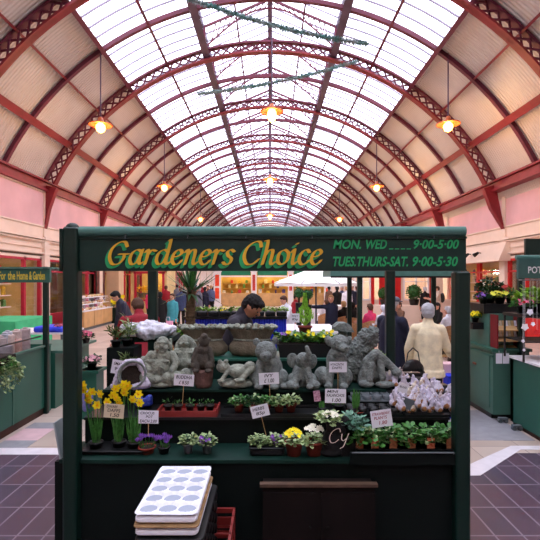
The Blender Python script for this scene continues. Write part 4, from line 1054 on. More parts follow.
bush(86,345,7.85,.11,.14,'pink flowering pot plant between the posts on the left, upper one',leafd,pinkpet,26,.03,zb=.9)
bush(92,360,6.6,.12,.12,'pale pink cyclamen at the end of the low left stall',leafd,mat('pale pink petal',(236,180,190),.6),26,.03,zb=.7)
b=MB(); b.bb(-.12,.12,-.14,.14,.0,.7); b.bb(-.16,.16,-.18,.18,.66,.7); tag(b.build('plant_stand',panelgreen,None,(X(92,6.6),6.6,0)),'narrow green stand under the pale pink cyclamen','stand')
bush(60,322,9.55,.1,.12,'small pink pot plant on the white table beside the blue cover',leafd,pinkpet,16,.03,zb=.9)
# ---- bakery counter
e=empty('bakery_counter',(-7.55,19.1,0),0,'long pale wooden bakery counter with a glass case on the left','counter')
fr_=-7.25
b=MB()
for k in range(3): b.bb(-7.9,fr_,17.55+k*1.06,18.57+k*1.06,.12,.74)
qq(b,'front_cabinet',pale,e)
b=MB(); b.bb(-7.88,fr_-.04,17.6,20.7,0,.12); qq(b,'plinth',greypl,e)
b=MB(); b.bb(-7.9,fr_+.02,17.5,20.75,.74,.78); b.bb(-7.9,-7.4,17.55,20.7,1.0,1.015); b.bb(-7.9,-7.45,17.55,20.7,1.26,1.28); qq(b,'shelf',white,e)
b=MB(); b.quad((fr_,17.55,.78),(fr_,20.7,.78),(-7.45,20.7,1.28),(-7.45,17.55,1.28)); qq(b,'glass_front',glass,e)
breadm=[mat('bread crust',(196,140,80),.7,var=.4,scale=12),mat('pale pastry',(226,200,150),.7,var=.3,scale=12),mat('iced bun',(240,226,214),.5,var=.1)]
def loaf(seed):
    b=MB(); 
    if seed==0: b.ell((0,0,.05),(.13,.07,.055)); [b.ell((-.07+.07*k,0,.1),(.012,.05,.008)) for k in range(3)]
    elif seed==1: b.ell((0,0,.045),(.08,.08,.05)); b.ell((0,0,.09),(.02,.02,.015))
    else: [b.ell((.06*math.cos(k*1.05),.06*math.sin(k*1.05),.035),(.045,.045,.035)) for k in range(6)]
    return tag(b.build('loaf',breadm[seed]),'loaf or bun on display in the bakery counter','bread','bread in the bakery counter')
lp=[loaf(0),loaf(1),loaf(2)]; first=[1,1,1]
for z,xx in((.782,-7.45),(1.017,-7.6),(1.282,-7.7)):
    y=17.7
    while y<20.6:
        k=random.randrange(3); pos=(xx,y,z)
        if first[k]: lp[k].location=pos; first[k]=0
        else: copy_tree(lp[k],pos,random.uniform(0,3))
        y+=random.uniform(.2,.34)
for k in range(3):
    if first[k]: lp[k].location=(-7.7,18+k,1.282)
# beige pillar, poster, freestanding shop
b=MB(); b.bb(-8.55,-7.9,23.5,24.3,0,2.9); b.bb(-8.6,-7.85,23.45,24.35,0,.2); tag(b.build('pillar',mat('beige pillar paint',(206,176,142),.7,var=.08,scale=2)),'wide beige pillar at the end of the bakery counter','pillar')
e=empty('poster',(-8.5,22.6,1.9),0,'dark vertical poster left of the beige pillar','poster')
MB().bb(-.03,.0,-.6,.6,-1,1).build('frame',blackpl,e); MB().bb(0,.01,-.54,.54,-.94,.94).build('print',mat('dark poster print',(50,36,44),.5,var=.9,scale=4,col2=(120,70,60)),e)
e=empty('kiosk',(-6.9,27.5,0),0,'cream walled shop with red framed yellow lit window facing the camera on the left','kiosk')
b=MB(); b.bb(-8.5,-6.3,27.45,27.5,0,.75); b.bb(-8.5,-8.2,27.45,27.5,.75,3.2); b.bb(-6.5,-6.3,27.45,27.5,.75,3.2); b.bb(-8.5,-6.3,27.45,27.5,2.45,3.2); b.bb(-6.35,-6.3,27.5,30,0,3.2); b.bb(-8.5,-6.3,29.9,30,0,3.2); b.bb(-8.5,-6.3,27.5,30,3.15,3.2); qq(b,'walls',warmint,e)
b=MB()
for x in(-8.2,-7.35,-6.5): b.bb(x-.07,x+.07,27.38,27.46,.75,2.5)
b.bb(-8.3,-6.4,27.38,27.46,2.38,2.52); b.bb(-8.3,-6.4,27.38,27.46,.7,.82); qq(b,'frame',magenta,e)
b=MB(); b.bb(-8.2,-6.5,27.47,27.475,.8,2.45); qq(b,'pane',glass,e)
ld=bpy.data.lights.new('kiosk_light','POINT'); ld.energy=60; ld.color=(1,.78,.42); ld.shadow_soft_size=.3; lo=bpy.data.objects.new('kiosk_light',ld); COL.objects.link(lo); lo.parent=e; lo.location=(-.4,1.2,2.6)
for k,x in enumerate((-8.0,-7.6,-7.2,-6.8)):
    b=MB(); b.cyl((0,0,0),(0,0,.3),.16,.2,10); o=tag(b.build('bucket',greypl,None,(x,27.9,.03)),'bucket of yellow flowers inside the yellow lit shop','bucket','flower buckets in the yellow lit shop')
    leaves(.25,.5,60,.14,.1,z0=.3).build('flowers',yellow if k%2 else orange,o)
    o.location.z=.9
b=MB(); b.bb(-8.2,-6.55,27.65,28.15,.85,.9); 
for x in(-8.1,-6.65): b.bb(x-.04,x+.04,27.7,28.1,.0,.85)
tag(b.build('display_table',pale),'long pale table inside the yellow lit shop','table')
D=21.0; e=empty('flower_planter',(X(117.5,D),D,0),0,'dark green planter box with bright yellow flowers beside the beige pillar','planter')
MB().prism([(-.26,0),(.26,0),(.3,.72),(-.3,.72)],'y',-.22,.22).build('box',dkgreen,e); leaves(.25,.3,60,.12,.08,z0=.72).build('leaves',leafg,e)
b=MB()
for k in range(60): bloom((random.uniform(-.3,.3),random.uniform(-.25,.1),random.uniform(.9,1.25)),.08,6,(random.uniform(-.3,.3),-1,.5),b=b)
b.build('flowers',yellow,e)
for k,px in enumerate((114.5,120.5)):
    MB().lathe((0,0,0),[(.001,0),(.09,0),(.11,.2),(.1,.2),(.001,.18)],12); 
# ---- blue draped stall in the middle with trays of plants
e=empty('market_stall',(-.7,7.6,0),0,'blue draped plant stall behind the vendor','market stall')
b=MB(); b.bb(X(186,7.4),X(285,7.4),7.38,8.4,0,1.36); 
for k in range(40): x=X(186,7.4)+k*.042; b.cyl((x,7.38,.0),(x,7.38,1.36),.014,n=6)
qq(b,'drape',blue,e)
b=MB(); b.bb(X(184,7.4),X(287,7.4),7.34,8.45,1.36,1.40); qq(b,'table_top',blackpl,e)
for k in range(9):
    px=192+k*11.2
    pe=empty('seedling_tray',(X(px,7.55),7.55,1.402),0,'tray of low green plants on the blue draped stall, %s from the left'%ORD[k].replace('nearest','first'),'plant')
    MB().rbox((0,0,.04),(.17,.3,.08),.02).build('tray',blackpl,pe); leaves(.1,.08,70,.05,.035,z0=.06).build('leaves',leafy if k%3 else leafg,pe); leaves(.1,.09,26,.045,.03,z0=.07).build('pale_leaves',[yellow,leafv,whitepet][k%3],pe)
# palm
D=6.6; e=empty('palm',(X(191,D),D,0),0,'tall cordyline palm with strap leaves in front of the blue draped stall','palm')
b=MB(); pts=[Vector((.0+.012*math.sin(k),0,.5+k*.16)) for k in range(9)]
b.tube(pts,.085,10,.05); 
for k in range(26):
    z=.6+k*.05; b.lathe((.01*math.sin(k*.3),0,z),[(.08-k*.0008,0),(.092-k*.001,.025),(.078-k*.0008,.05)],10,.05)
b.build('trunk',mat('fibrous palm trunk',(84,66,46),.9,var=.4,scale=20,bump=.8,bscale=40),e)
MB().lathe((0,0,0),[(.001,0),(.15,0),(.2,.5),(.21,.55),(.18,.55),(.001,.5)],18).build('pot',terracotta,e)
b=MB()
for k in range(34):
    t=random.uniform(0,6.28); el=random.uniform(-.25,1.4); L=random.uniform(.38,.62); d=Vector((math.cos(t)*math.cos(el),math.sin(t)*math.cos(el),math.sin(el)))
    p=Vector((0,0,1.8)); m1=p+d*L*.55; m2=p+d*L+Vector((0,0,-L*.18*math.cos(el))); sd=d.cross(Vector((0,0,1))).normalized()*.024
    b.add([p+sd*.6,p-sd*.6,m1-sd,m1+sd,m2],[(0,1,2,3),(3,2,4)],True)
b.build('fronds',leafd,e)
b=MB()
for k in range(16):
    t=random.uniform(0,6.28); el=random.uniform(.5,1.5); L=random.uniform(.4,.62); d=Vector((math.cos(t)*math.cos(el),math.sin(t)*math.cos(el),math.sin(el)))
    p=Vector((0,0,1.8)); m1=p+d*L*.55; m2=p+d*L; sd=d.cross(Vector((0,0,1))).normalized()*.024; b.add([p+sd*.6,p-sd*.6,m1-sd,m1+sd,m2],[(0,1,2,3),(3,2,4)],True)
b.build('young_fronds',leafg,e)
# greenery low behind statues (left)
for k,(px,c) in enumerate(((168,leafy),(178,leafg),(186,leafy))):
    bush(px,340,5.9,.13,.2,['yellow green pot plant behind the large buddha','green pot plant below the palm, middle of three','yellow green pot plant beside the palm trunk'][k],c,None,0,zb=1.12)
b=MB(); b.bb(-1.5,-.95,5.75,6.1,1.09,1.12); b.bb(-1.48,-1.44,5.78,6.08,0,1.1); b.bb(-1.02,-.98,5.78,6.08,0,1.1); tag(b.build('plant_bench',pale),'narrow bench of pot plants behind the back left post','bench')
# conifer and topiaries
D=5.3; e=empty('potted_conifer',(X(305,D),D,1.36),0,'lime green dwarf conifer with a narrow pointed top behind the trough','plant')
b=MB()
for k in range(520):
    z=random.random(); r=(.09*math.sin(math.pi*min(1,z/.62))+.012 if z<.55 else .03*(1-(z-.5)/.52)+.006); t=random.uniform(0,6.28); rr=r*random.uniform(.5,1); p=Vector((rr*math.cos(t),rr*math.sin(t),.1+z*.36)); b.leaf(p,p+Vector((.3*math.cos(t),.3*math.sin(t),1)).normalized()*.04,.016)
b.build('foliage',mat('lime conifer',(150,205,70),.6,var=.35,scale=30),e); potb(.08,.1).build('pot',terracotta,e)
b=MB(); b.bb(-.35,.35,-.2,.2,1.32,1.36); b.bb(-.33,-.29,-.18,-.14,0,1.32); b.bb(.29,.33,-.18,-.14,0,1.32); b.bb(-.33,-.29,.14,.18,0,1.32); b.bb(.29,.33,.14,.18,0,1.32)
tag(b.build('side_table',greygreen,None,(X(305,D),D,0)),'small table under the lime conifer','table')
def topiary(px,py,D,r,lb,zb,hang=0):
    e=empty('topiary_ball',(X(px,D),D,zb),0,lb,'plant'); zc=Z(py,D)-zb
    b=MB()
    for k in range(420):
        u=random.uniform(-1,1); t=random.uniform(0,6.28); q_=math.sqrt(1-u*u); d=Vector((q_*math.cos(t),q_*math.sin(t),u)); p=Vector((0,0,zc))+d*r*random.uniform(.75,.95); b.leaf(p,p+(d+Vector((random.uniform(-.6,.6),)*3)).normalized()*r*.28,r*.16)
    b.ell((0,0,zc),r*.82); b.build('foliage',mat('box green leaf',(40,96,40),.5,var=.5,scale=30),e)
    h=zc-r*.8; MB().cyl((0,0,min(.1,h*.5)),(0,0,zc-r*.5),.02,n=8).build('stem',wood,e); MB().lathe((0,0,0),[(.001,0),(r*.55,0),(r*.75,h*.75 if h<.6 else .4),(r*.8,h*.8 if h<.6 else .42),(r*.6,h*.8 if h<.6 else .42),(.001,h*.7 if h<.6 else .4)],16).build('pot',blackpl,e)
topiary(299,293,9.0,.095,'left of two small box ball topiaries behind the lime conifer',1.1)
topiary(308,294.5,8.2,.088,'right of two small box ball topiaries behind the lime conifer',1.1)
b=MB(); b.bb(-.5,.6,-.6,.6,1.05,1.1); b.bb(-.48,-.42,-.58,-.52,0,1.05); b.bb(.52,.58,-.58,-.52,0,1.05); b.bb(-.48,-.42,.52,.58,0,1.05); b.bb(.52,.58,.52,.58,0,1.05); b.bb(-.5,.6,-.6,.6,.35,.38)
tag(b.build('white_table',white,None,(.62,8.6,0)),'white display table beneath the two box ball topiaries','table')
topiary(414,292,20.5,.32,'round box topiary in a black tub before the cafe window',.86)
topiary(384,293.5,20.8,.26,'round topiary beside the red cafe door frame, partly behind a post',.86)
b=MB(); b.bb(X(375,20.6),X(425,20.6),20.3,21.0,0,.85); tag(b.build('low_wall',creamwall),'low cream cafe wall under the round topiaries','wall')
# ---- central kiosk block with green fascias and red and white pillars
D=34.0; xs=[X(p,D) for p in(180.5,217.5,254,290.5,327.5)]
e=empty('kiosk_block',(0,D,0),0,'central row of yellow lit kiosks with green fascias','kiosk')
b=MB(); b.bb(xs[1],X(345,D),D+3,D+3.1,0,3.2); b.bb(xs[1],X(345,D),D+.2,D+3,3.15,3.2); b.bb(xs[1],xs[1]+.1,D+.1,D+3,0,3.2); b.bb(X(345,D)-.1,X(345,D),D+.1,D+3,0,3.2); qq(b,'interior',mat('yellow kiosk interior',(216,184,112),.8,var=.25,scale=1.2),e)
b=MB(); 
for i in range(1,4): b.bb(xs[i]+.25,xs[i+1]-.25,D,D+.15,2.35,3.25)
b.bb(xs[4]+.25,X(345,D),D,D+.15,2.35,3.25)
fb=qq(b,'fascia',mat('bright green fascia',(20,120,84),.5,var=.2,scale=2),e)
b=MB(); 
for i in range(1,4): b.bb(xs[i]+.25,xs[i+1]-.25,D-.06,D+.0,2.22,2.33)
qq(b,'fascia_trim',white,e)
b=MB(); 
for i in range(1,4):
    b=MB(); b.bb(xs[i]+.25,xs[i+1]-.25,D+.2,D+.6,0,1.0); qq(b,'counter',pale,e)
    for z in(1.3,1.7): b=MB(); b.bb(xs[i]+.2,xs[i+1]-.2,D+2.6,D+2.95,z,z+.04); qq(b,'shelf',pale,e)
for i in(1,2,3,4):
    p=empty('kiosk_pillar',(xs[i],D-.12,0),0,'white kiosk pillar with orange red panels, %s of four'%['leftmost','second','third','rightmost'][i-1],'pillar')
    b=MB(); w=.27 if i in(1,4) else .2
    b.bb(-w,w,-.12,.1,0,2.75); b.bb(-w-.05,w+.05,-.16,.1,2.6,2.75); b.bb(-w-.05,w+.05,-.16,.1,0,.2); b.build('column',white,p)
    for z0,z1 in((1.55,2.4),(.6,1.4)) if i in(1,4) else ((1.2,2.4),): MB().bb(-w*.55,w*.55,-.14,-.12,z0,z1).build('panel',mat('orange red panel',(236,72,36),.5,var=.2,scale=4) if i in(1,4) else mat('dull red panel',(190,60,54),.5,var=.3,scale=4),p)
for i in(1,2,3):
    ld=bpy.data.lights.new('kiosk_light','POINT'); ld.energy=60; ld.color=(1,.8,.4); ld.shadow_soft_size=.3; lo=bpy.data.objects.new('kiosk_light',ld); COL.objects.link(lo); lo.parent=e; lo.location=((xs[i]+xs[i+1])/2,1.5,2.7)
    for k in range(11):
        h=random.uniform(.15,.35); w=random.uniform(.12,.28); b=MB(); b.rbox((0,0,h/2),(w,.2,h),.03); b.rbox((0,0,h+.01),(w*.5,.1,.03),.01)
        z=[1.0,1.34,1.74][k%3]; tag(b.build('packet',random.choice(goods),None,(xs[i]+.45+k*.2,D+(.4 if z==1.0 else 2.75),z)),'goods packet on a shelf of the central yellow kiosks','packet','goods in the central kiosks')
# garden trolley of white things right of kiosk (market goods) 
b=MB(); b.bb(-.9,.9,-.4,.4,0,1.0); b.bb(-.95,.95,-.45,.45,1.0,1.04); tag(b.build('white_counter',white,None,(X(320,17),17,0)),'white counter between the kiosk pillars and the umbrella','counter')
# ---- umbrella
D=13.0; e=empty('parasol',(X(316,D),D,0),0,'large white square parasol over the cafe tables','parasol')
ax,az=0,Z(266.5,D)+.0; r=1.3; n=8
b=MB(); rim=[(r*math.cos(R(22.5+45*k)),r*math.sin(R(22.5+45*k)),Z(283.5,D)) for k in range(n)]
for k in range(n):
    a,c=Vector(rim[k]),Vector(rim[(k+1)%n]); m=(a+c)/2; m.z+=.03; b.add([(0,0,az),a,m,c],[(0,1,2),(0,2,3)]); 
    b.add([a,a-Vector((0,0,.07)),c-Vector((0,0,.07)),c],[(0,1,2,3)])
o=b.build('canopy',mat('white canvas',(250,250,248),.8,var=.02),e)
so=o.modifiers.new('s','SOLIDIFY'); so.thickness=.008
MB().cyl((0,0,.05),(0,0,az),.025,n=10).build('pole',greypl,e); MB().cyl((0,0,0),(0,0,.07),.28,n=20).build('base',greypl,e)
b=MB()
for k in range(n): b.cyl((0,0,az-.05),(rim[k][0],rim[k][1],rim[k][2]+.01),.01,n=6)
b.build('ribs',greypl,e)
# ---- neighbour stall with grey canopy right behind
e=empty('market_stall',(3.1,9.6,0),0,'stall with a grey canvas canopy behind the back right post','market stall')
for x in(X(359.5,9.4),3.85):
    for y in(9.4,10.6):
        b=MB(); b.rbox((x,y,1.08),(.105,.105,2.16),.02); qq(b,'post',dkgreen,e)
b=MB(); b.prism([(9.3,Z(276.5,9.3)),(10.7,Z(276.5,9.3)),(10.7,Z(276.5,9.3)+.1),(10.0,Z(262,9.3)),(9.3,Z(270,9.3)+.03)],'x',X(330,9.4),3.95); qq(b,'canopy',tubegreen,e)
b=MB(); b.bb(X(330,9.4),3.95,9.28,9.31,Z(277.8,9.3),Z(276,9.3)); qq(b,'canopy_edge',blackpl,e)
# ---- cafe block (cream wall, red frames)
D=22.0; e=empty('cafe',(6.1,D,0),0,'cream cafe building with red door and window frames facing the camera','cafe')
xl=X(343,D)
b=MB()
wx=[(X(355,D),X(370,D)),(X(374,D),X(380,D)),(X(404,D),X(428,D))]
b.bb(xl,8.9,D,D+.15,0,1.05); b.bb(xl,8.9,D,D+.15,2.5,4.2); x=xl
for a,c in wx+[(X(443,D),X(452,D))]: b.bb(x,a,D,D+.15,1.05,2.5); x=c
b.bb(x,8.9,D,D+.15,1.05,2.5); b.bb(xl,xl+.15,D+.15,26,0,4.2); b.bb(xl,8.9,25.9,26,0,4.2); qq(b,'walls',creamwall,e)
b=MB()
for a,c in wx[:1]+wx[2:]:
    for t_ in(a,c,(a+c)/2): b.bb(t_-.035,t_+.035,D-.03,D+.05,1.05,2.5)
    b.bb(a,c,D-.03,D+.05,1.0,1.08); b.bb(a,c,D-.03,D+.05,1.9,1.94)
qq(b,'window_frame',white,e)
for a,c in((X(371,D),X(374,D)),(X(379,D),X(384.5,D)),(X(395,D),X(400.5,D)),(X(429.5,D),X(433,D)),(X(454,D),X(458,D))):
    b=MB(); b.bb(a,c,D-.07,D-.005,.0,2.5); qq(b,'red_door_frame',redpaint,e)
b=MB(); b.bb(X(395,D),X(433,D),D-.07,D-.005,2.48,2.62); qq(b,'red_lintel',redpaint,e)
b=MB(); b.bb(X(355,D),X(452,D),D+.06,D+.065,1.05,2.5); qq(b,'pane',glass,e)
ld=bpy.data.lights.new('cafe_light','POINT'); ld.energy=140; ld.color=(1,.88,.66); ld.shadow_soft_size=.3; lo=bpy.data.objects.new('cafe_light',ld); COL.objects.link(lo); lo.parent=e; lo.location=(0,1.6,2.6)
# ---- cafe chairs and tables
def chair():
    e=empty('wicker_chair',(0,0,0),0,'x','chair','wicker cafe chairs'); b=MB(); b.rbox((0,0,.44),(.44,.44,.05),.06); b.build('seat',wicker,e)
    b=MB(); vs=[];fs=[]; n=12
    for j in range(2):
        for k in range(n+1):
            a=R(-20+220*k/n)+math.pi; z=.46 if j==0 else .72+.16*math.sin(math.pi*k/n)
            vs+= [(.23*math.cos(a),.05+.22*math.sin(a),z),(.26*math.cos(a),.05+.25*math.sin(a),z)]
    m_=2*(n+1)
    for k in range(n): fs+= [(2*k,2*k+2,m_+2*k+2,m_+2*k),(2*k+1,m_+2*k+1,m_+2*k+3,2*k+3),(m_+2*k,m_+2*k+2,m_+2*k+3,m_+2*k+1)]
    b.add(vs,fs,True); b.build('backrest',wicker,e)
    for x in(-.18,.18):
        for y in(-.18,.18): MB().cyl((x,y,.43),(x*1.1,y*1.1,0),.015,n=8).build('leg',wood,e)
    return e
ch=chair(); CH_first=True
def put_chair(px,D,rz,lb):
    global CH_first
    if CH_first: o=ch; o.location=(X(px,D),D,0); o.rotation_euler=(0,0,rz); o['label']=lb; CH_first=False
    else: o=copy_tree(ch,(X(px,D),D,0),rz,lb)
    return o
def table(px,D,lb,r=.38):
    e=empty('cafe_table',(X(px,D),D,0),0,lb,'table'); MB().cyl((0,0,.72),(0,0,.75),r,n=24).build('top',pale,e); MB().cyl((0,0,.03),(0,0,.72),.03,n=10).build('pedestal',blackpl,e); MB().cyl((0,0,0),(0,0,.03),.22,n=18).build('base',blackpl,e)
table(362,14.6,'round cafe table in front of the seated person in pink'); table(385,12.6,'round cafe table between the grey canopy posts'); table(434,12.2,'round cafe table beyond the seated white haired person'); table(337,16,'round cafe table under the edge of the parasol')
# ---- right stall: green cabinets, racks, Pot sign
e=empty('market_stall',(4.6,6.4,0),0,'green stall on the right with a white lettered sign','market stall')
b=MB(); b.bb(3.33,3.39,4.2,6.22,.06,.93); pn=qq(b,'side_panel',panelgreen,e)
b=MB(); b.bb(3.33,6.4,6.16,6.22,.06,.93); b.bb(3.33,6.4,4.2,4.26,.06,.93); qq(b,'end_panel',panelgreen,e)
b=MB(); b.bb(3.35,3.38,4.2,6.2,0,.06); qq(b,'plinth',wood,e)
b=MB(); b.bb(3.3,6.4,4.2,6.26,.93,.955); qq(b,'counter_cloth',white,e)
D=6.4
for x in(X(521,D),6.3): b=MB(); b.rbox((x,D,1.05),(.08,.08,2.1),.015); qq(b,'post',dkgreen,e)
b=MB(); b.bb(X(516.5,D),6.4,D-.05,D,Z(278.5,D),Z(259,D)); sgn=qq(b,'sign_board',mat('slate green sign paint',(60,96,92),.5,var=.1),e)
text('POT & P',X(552,D)-X(526,D),6.8/F*D,white,sgn,(X(539,D),D-.053,Z(270,D)),bold=.02)
b=MB(); b.cyl((X(516,D),D-.0,Z(257.5,D)),(6.4,D,Z(257.5,D)),.035,n=12); qq(b,'roller_tube',tubegreen,e)
D=6.0; b=MB(); b.bb(X(524,D),6.4,D-.04,D,Z(255,D),Z(239,D)); qq(b,'upper_board',dkgreen,e)
# cabinets
cb=empty('green_cabinet',(3.3,6.95,0),0,'tall grey green two tier cabinet beside the right stall','cabinet')
b=MB(); b.bb(3.18,3.7,6.42,7.5,.08,.98); qq(b,'lower_body',greygreen,cb)
b=MB(); b.bb(3.22,3.7,6.62,7.5,1.02,1.50); qq(b,'upper_body',greygreen,cb)
b=MB(); b.bb(3.15,3.72,6.38,7.52,.98,1.02); b.bb(3.16,3.16+.02,6.4,7.5,.9,.93); qq(b,'ledge',panelgreen,cb)
b=MB(); b.bb(3.2,3.68,6.5,7.45,0,.08); qq(b,'plinth',blackpl,cb)
b=MB(); b.bb(3.165,3.182,6.5,7.4,.16,.9); d=qq(b,'door',greygreen,cb); 
b=MB(); b.bb(3.15,3.165,6.9,7.0,.7,.73); b.build('handle',mat('rusty handle',(120,70,50),.7,var=.4),d)
# flower rack
rk=empty('flower_rack',(3.6,6.5,0),0,'black topped display rack of seed packets on the right stall','rack')
b=MB(); b.bb(3.18,4.3,6.7,7.4,1.50,1.64); qq(b,'black_top',blackpl,rk)
for z in(.98,1.12,1.27):
    b=MB(); b.prism([(6.4,z),(6.65,z+.05),(6.65,z+.07),(6.4,z+.02)],'x',3.26,3.58); qq(b,'shelf',pale,rk)
for x_ in(3.24,3.58):
    b=MB(); b.bb(x_,x_+.02,6.42,6.68,1.02,1.5); qq(b,'side',mat('dull red side',(120,24,30),.6),rk)
pk=0
for z in(1.15,1.30):
    for k in range(7):
        b=MB(); b.box((0,0,.045),(.036,.004,.08),(R(-15),0,0)); b.box((0,-.004,.06),(.026,.003,.03),(R(-15),0,0))
        tag(b.build('seed_packet',[cardm,creamcard,mat('tan packet',(196,160,110),.6,var=.2)][k%3],None,(3.285+k*.043,6.5,z+.03)),'small pale seed packet standing on the right hand rack','packet','seed packets on the right hand rack')
for k,px in enumerate((499,506)):
    b=MB(); b.box((0,0,0),(.085,.003,.14),(0,0,0)); b.cyl((0,0,.07),(0,0,.11),.002,n=5); tag(b.build('hanging_card',cardm,None,P(px,358.5,6.2)),'%s of two white cards hanging below the seed packets'%('left','right')[k],'card')
bush(475,313,6.9,.09,.1,'yellow primrose pot on the left edge of the right hand rack',leafg,yellow,20,.03,zb=Z(322,6.9)) 
b=MB(); b.bb(-.1,.1,-.12,.12,-.1,0); b.bb(-.12,-.1,-.12,.3,-.02,0); tag(b.build('bracket_shelf',blackpl,None,(X(476,6.9),6.9,Z(322,6.9))),'small black bracket shelf under the yellow primrose','shelf')
zt=1.642
bush(500,312,6.85,.13,.1,'big yellow flowering pot plant on the black topped rack',leafg,mat('lemon petal',(232,232,80),.6,var=.1),40,.035,zb=zt)
bush(489,300,7.1,.17,.3,'dark bushy plant with white flecks at the back of the black topped rack',leafd,whitepet,12,.02,zb=zt,n=220)
bush(499,300,7.2,.13,.22,'red flowered pot plant between the dark bush and the yellow plant',leafd,mat('coral petal',(220,80,80),.6,var=.2),34,.035,zb=zt)
spiky(510,zt,7.0,.14,12,'upright bright green leaved plant at the right end of the black topped rack',leafg,.06,.08,.12)
bush(483,312,6.8,.1,.1,'small mauve flowered plant at the front left of the black topped rack',leafd,purple,16,.025,zb=zt)
bush(535,300,6.1,.2,.22,'tall leafy green plant right of the stall post, under the white lettered sign',leafy,None,0,zb=1.56,n=240)
bush(523,305,6.0,.12,.12,'small green plant under the sign at the right stall post',leafg,pinkpet,10,.03,zb=1.56)
b=MB(); b.bb(-.3,.9,-.25,.25,1.52,1.56); [b.bb(x,x+.02,y,y+.02,.955,1.52) for x in(-.29,.86) for y in(-.24,.22)]; b.bb(-.26,.86,-.24,.24,1.2,1.22); tag(b.build('tiered_shelf',blackpl,None,(X(535,5.95),5.95,0)),'black tiered shelf on the right stall counter','shelf')
# hanging ornaments
for k,(px,py,c,r_,lb) in enumerate(((525,327,white,.05,'white star shaped hanging ornament, largest of the ornaments by the right post'),(524,302,redpaint,.022,'red heart ornament high beside the right post'),(530,312,cardm,.045,'pale hanging ornament near the right post, upper one'),(533,324,cardm,.03,'small pale ornament hanging at the far right edge'),(523,341,cardm,.024,'lowest small white ornament hanging by the right post'),(537,332,redpaint,.04,'red ornament hanging at the far right edge'),(524,350,cardm,.02,'tiny white tag hanging under the ornaments'))):
    D=5.62; e=empty('hanging_ornament',P(px,py,D),0,lb,'ornament'); b=MB(); pts=[]
    for j in range(10): a=j*math.pi/5; rr=r_*(1 if j%2 else .68); pts.append((rr*math.sin(a),rr*math.cos(a)))
    b.prism(pts,'y',-.006,.006); b.build('star',c,e); MB().cyl((0,0,r_*.6),(0,0,Z(280,D)-Z(py,D)),.0015,n=5).build('cord',white,e)
b=MB(); b.cyl((3.15,5.62,2.0),(4.2,5.62,2.0),.008,n=6); b.cyl((4.2,5.62,2.0),(4.2,6.38,2.0),.008,n=6); b.cyl((3.15,5.62,2.0),(3.53,6.38,2.0),.008,n=6); tag(b.build('hanging_rail',greypl),'thin rail carrying the ornaments below the right stall sign','rail')
b=MB(); b.bb(3.42,3.75,6.25,6.40,.0,.9); tag(b.build('black_crate_stack',blackpl),'black crates in the dark gap between the cabinet and the right stall','crate')
for k,(x,y) in enumerate(((3.28,6.3),(3.3,5.98))):
    b=MB(); b.bb(-.02,.1,-.03,.03,.05,.075); b.cyl((0,-.02,.03),(0,.02,.03),.03,n=12); b.cyl((.08,-.02,.03),(.08,.02,.03),.03,n=12); tag(b.build('castor',greypl,None,(x-.06,y,0)),('far' if k==0 else 'near')+' grey castor poking out under the right stall','castor')
# things beyond the cream coat woman: small goods table with blue crate
e=empty('goods_table',(X(440,7.2),7.3,0),0,'table with stacked produce boxes right of the woman in the cream coat','table')
MB().bb(-.35,.35,-.3,.3,.8,.83).build('top',pale,e)
for x in(-.3,.3):
    for y in(-.25,.25): MB().bb(x-.02,x+.02,y-.02,y+.02,0,.8).build('leg',wood,e)
b=MB(); b.rbox((0,0,.3),(.22,.25,.6),.02); b.rbox((0,0,.61),(.24,.27,.03),.02); tag(b.build('blue_crate',blue,None,(X(452,6.6),6.6,.0)),'blue crate on the floor beside the right front post','crate')
b=MB(); b.rbox((0,0,.38),(.24,.2,.76),.01); tag(b.build('pink_box',pinkwall,None,(X(443,6.9),6.75,.0)),'pale pink carton on the floor beside the blue crate','box')
for k,(px,c) in enumerate(((434,leafd),(441,brownst),(447,leafg))):
    bush(px,345,7.1,.09,.1,['dark leafy pot left on the produce table','brown heather pot in the middle of the produce table','green pot plant at the right end of the produce table'][k],c,None,0,zb=.83,n=80)
bush(371,350,4.9,.1,.1,'yellow flowers peeking between the shaggy statue and the back right post',leafy,yellow,14,.025,zb=1.05) if False else None
e=bush(375,358,4.75,.08,.12,'small yellow flowered plant between the shaggy dog and the back right post',leafy,yellow,14,.022,zb=1.1)
b=MB(); b.bb(-.15,.15,-.12,.12,.62,1.1); tag(b.build('plant_box',shadegreen,None,(X(377,4.75),4.8,.0)),'dark box at the back right of the stall under the yellow flowered plant','box').scale=(1,1,1)

e=empty('side_table',(-4.9,9.9,0),0,'white table on the left carrying the bright blue cover','table')
MB().bb(-.7,.6,-.5,.5,.86,.9).build('top',white,e)
for x in(-.64,.54):
    for y in(-.44,.44): MB().bb(x-.03,x+.03,y-.03,y+.03,0,.86).build('leg',greypl,e)
# ================================================================ PEOPLE
skinm=mat('skin',(214,158,132),.55,var=.08,scale=6); skin2=mat('tanned skin',(186,128,100),.55,var=.08,scale=6)
eyem=mat('dark eye',(20,16,16),.3); lipm=mat('lip',(160,80,76),.6)
def C_(n,c,**k): return mat(n,c,.8,var=.15,scale=14,bump=.25,bscale=80,**k)
navy=C_('navy cloth',(20,24,48)); blackc=C_('black cloth',(20,20,24)); creamc=C_('cream wool cloth',(240,226,190)); redc=C_('dark red cloth',(140,20,36)); tealc=C_('teal cloth',(70,160,170)); greyc=C_('grey cloth',(96,100,112)); pinkc=C_('hot pink cloth',(222,60,110)); whitec=C_('white cloth',(226,226,236)); brownc=C_('brown cloth',(110,80,62)); jean=C_('blue denim',(48,62,98)); slatec=C_('charcoal knit',(46,42,52))
hgrey=C_('grey white hair',(176,176,180)); hdark=C_('black hair',(22,18,18)); hbrown=C_('brown hair',(80,54,38)); hblond=C_('fair hair',(176,140,96))
shoem=mat('black shoe leather',(22,20,20),.4)
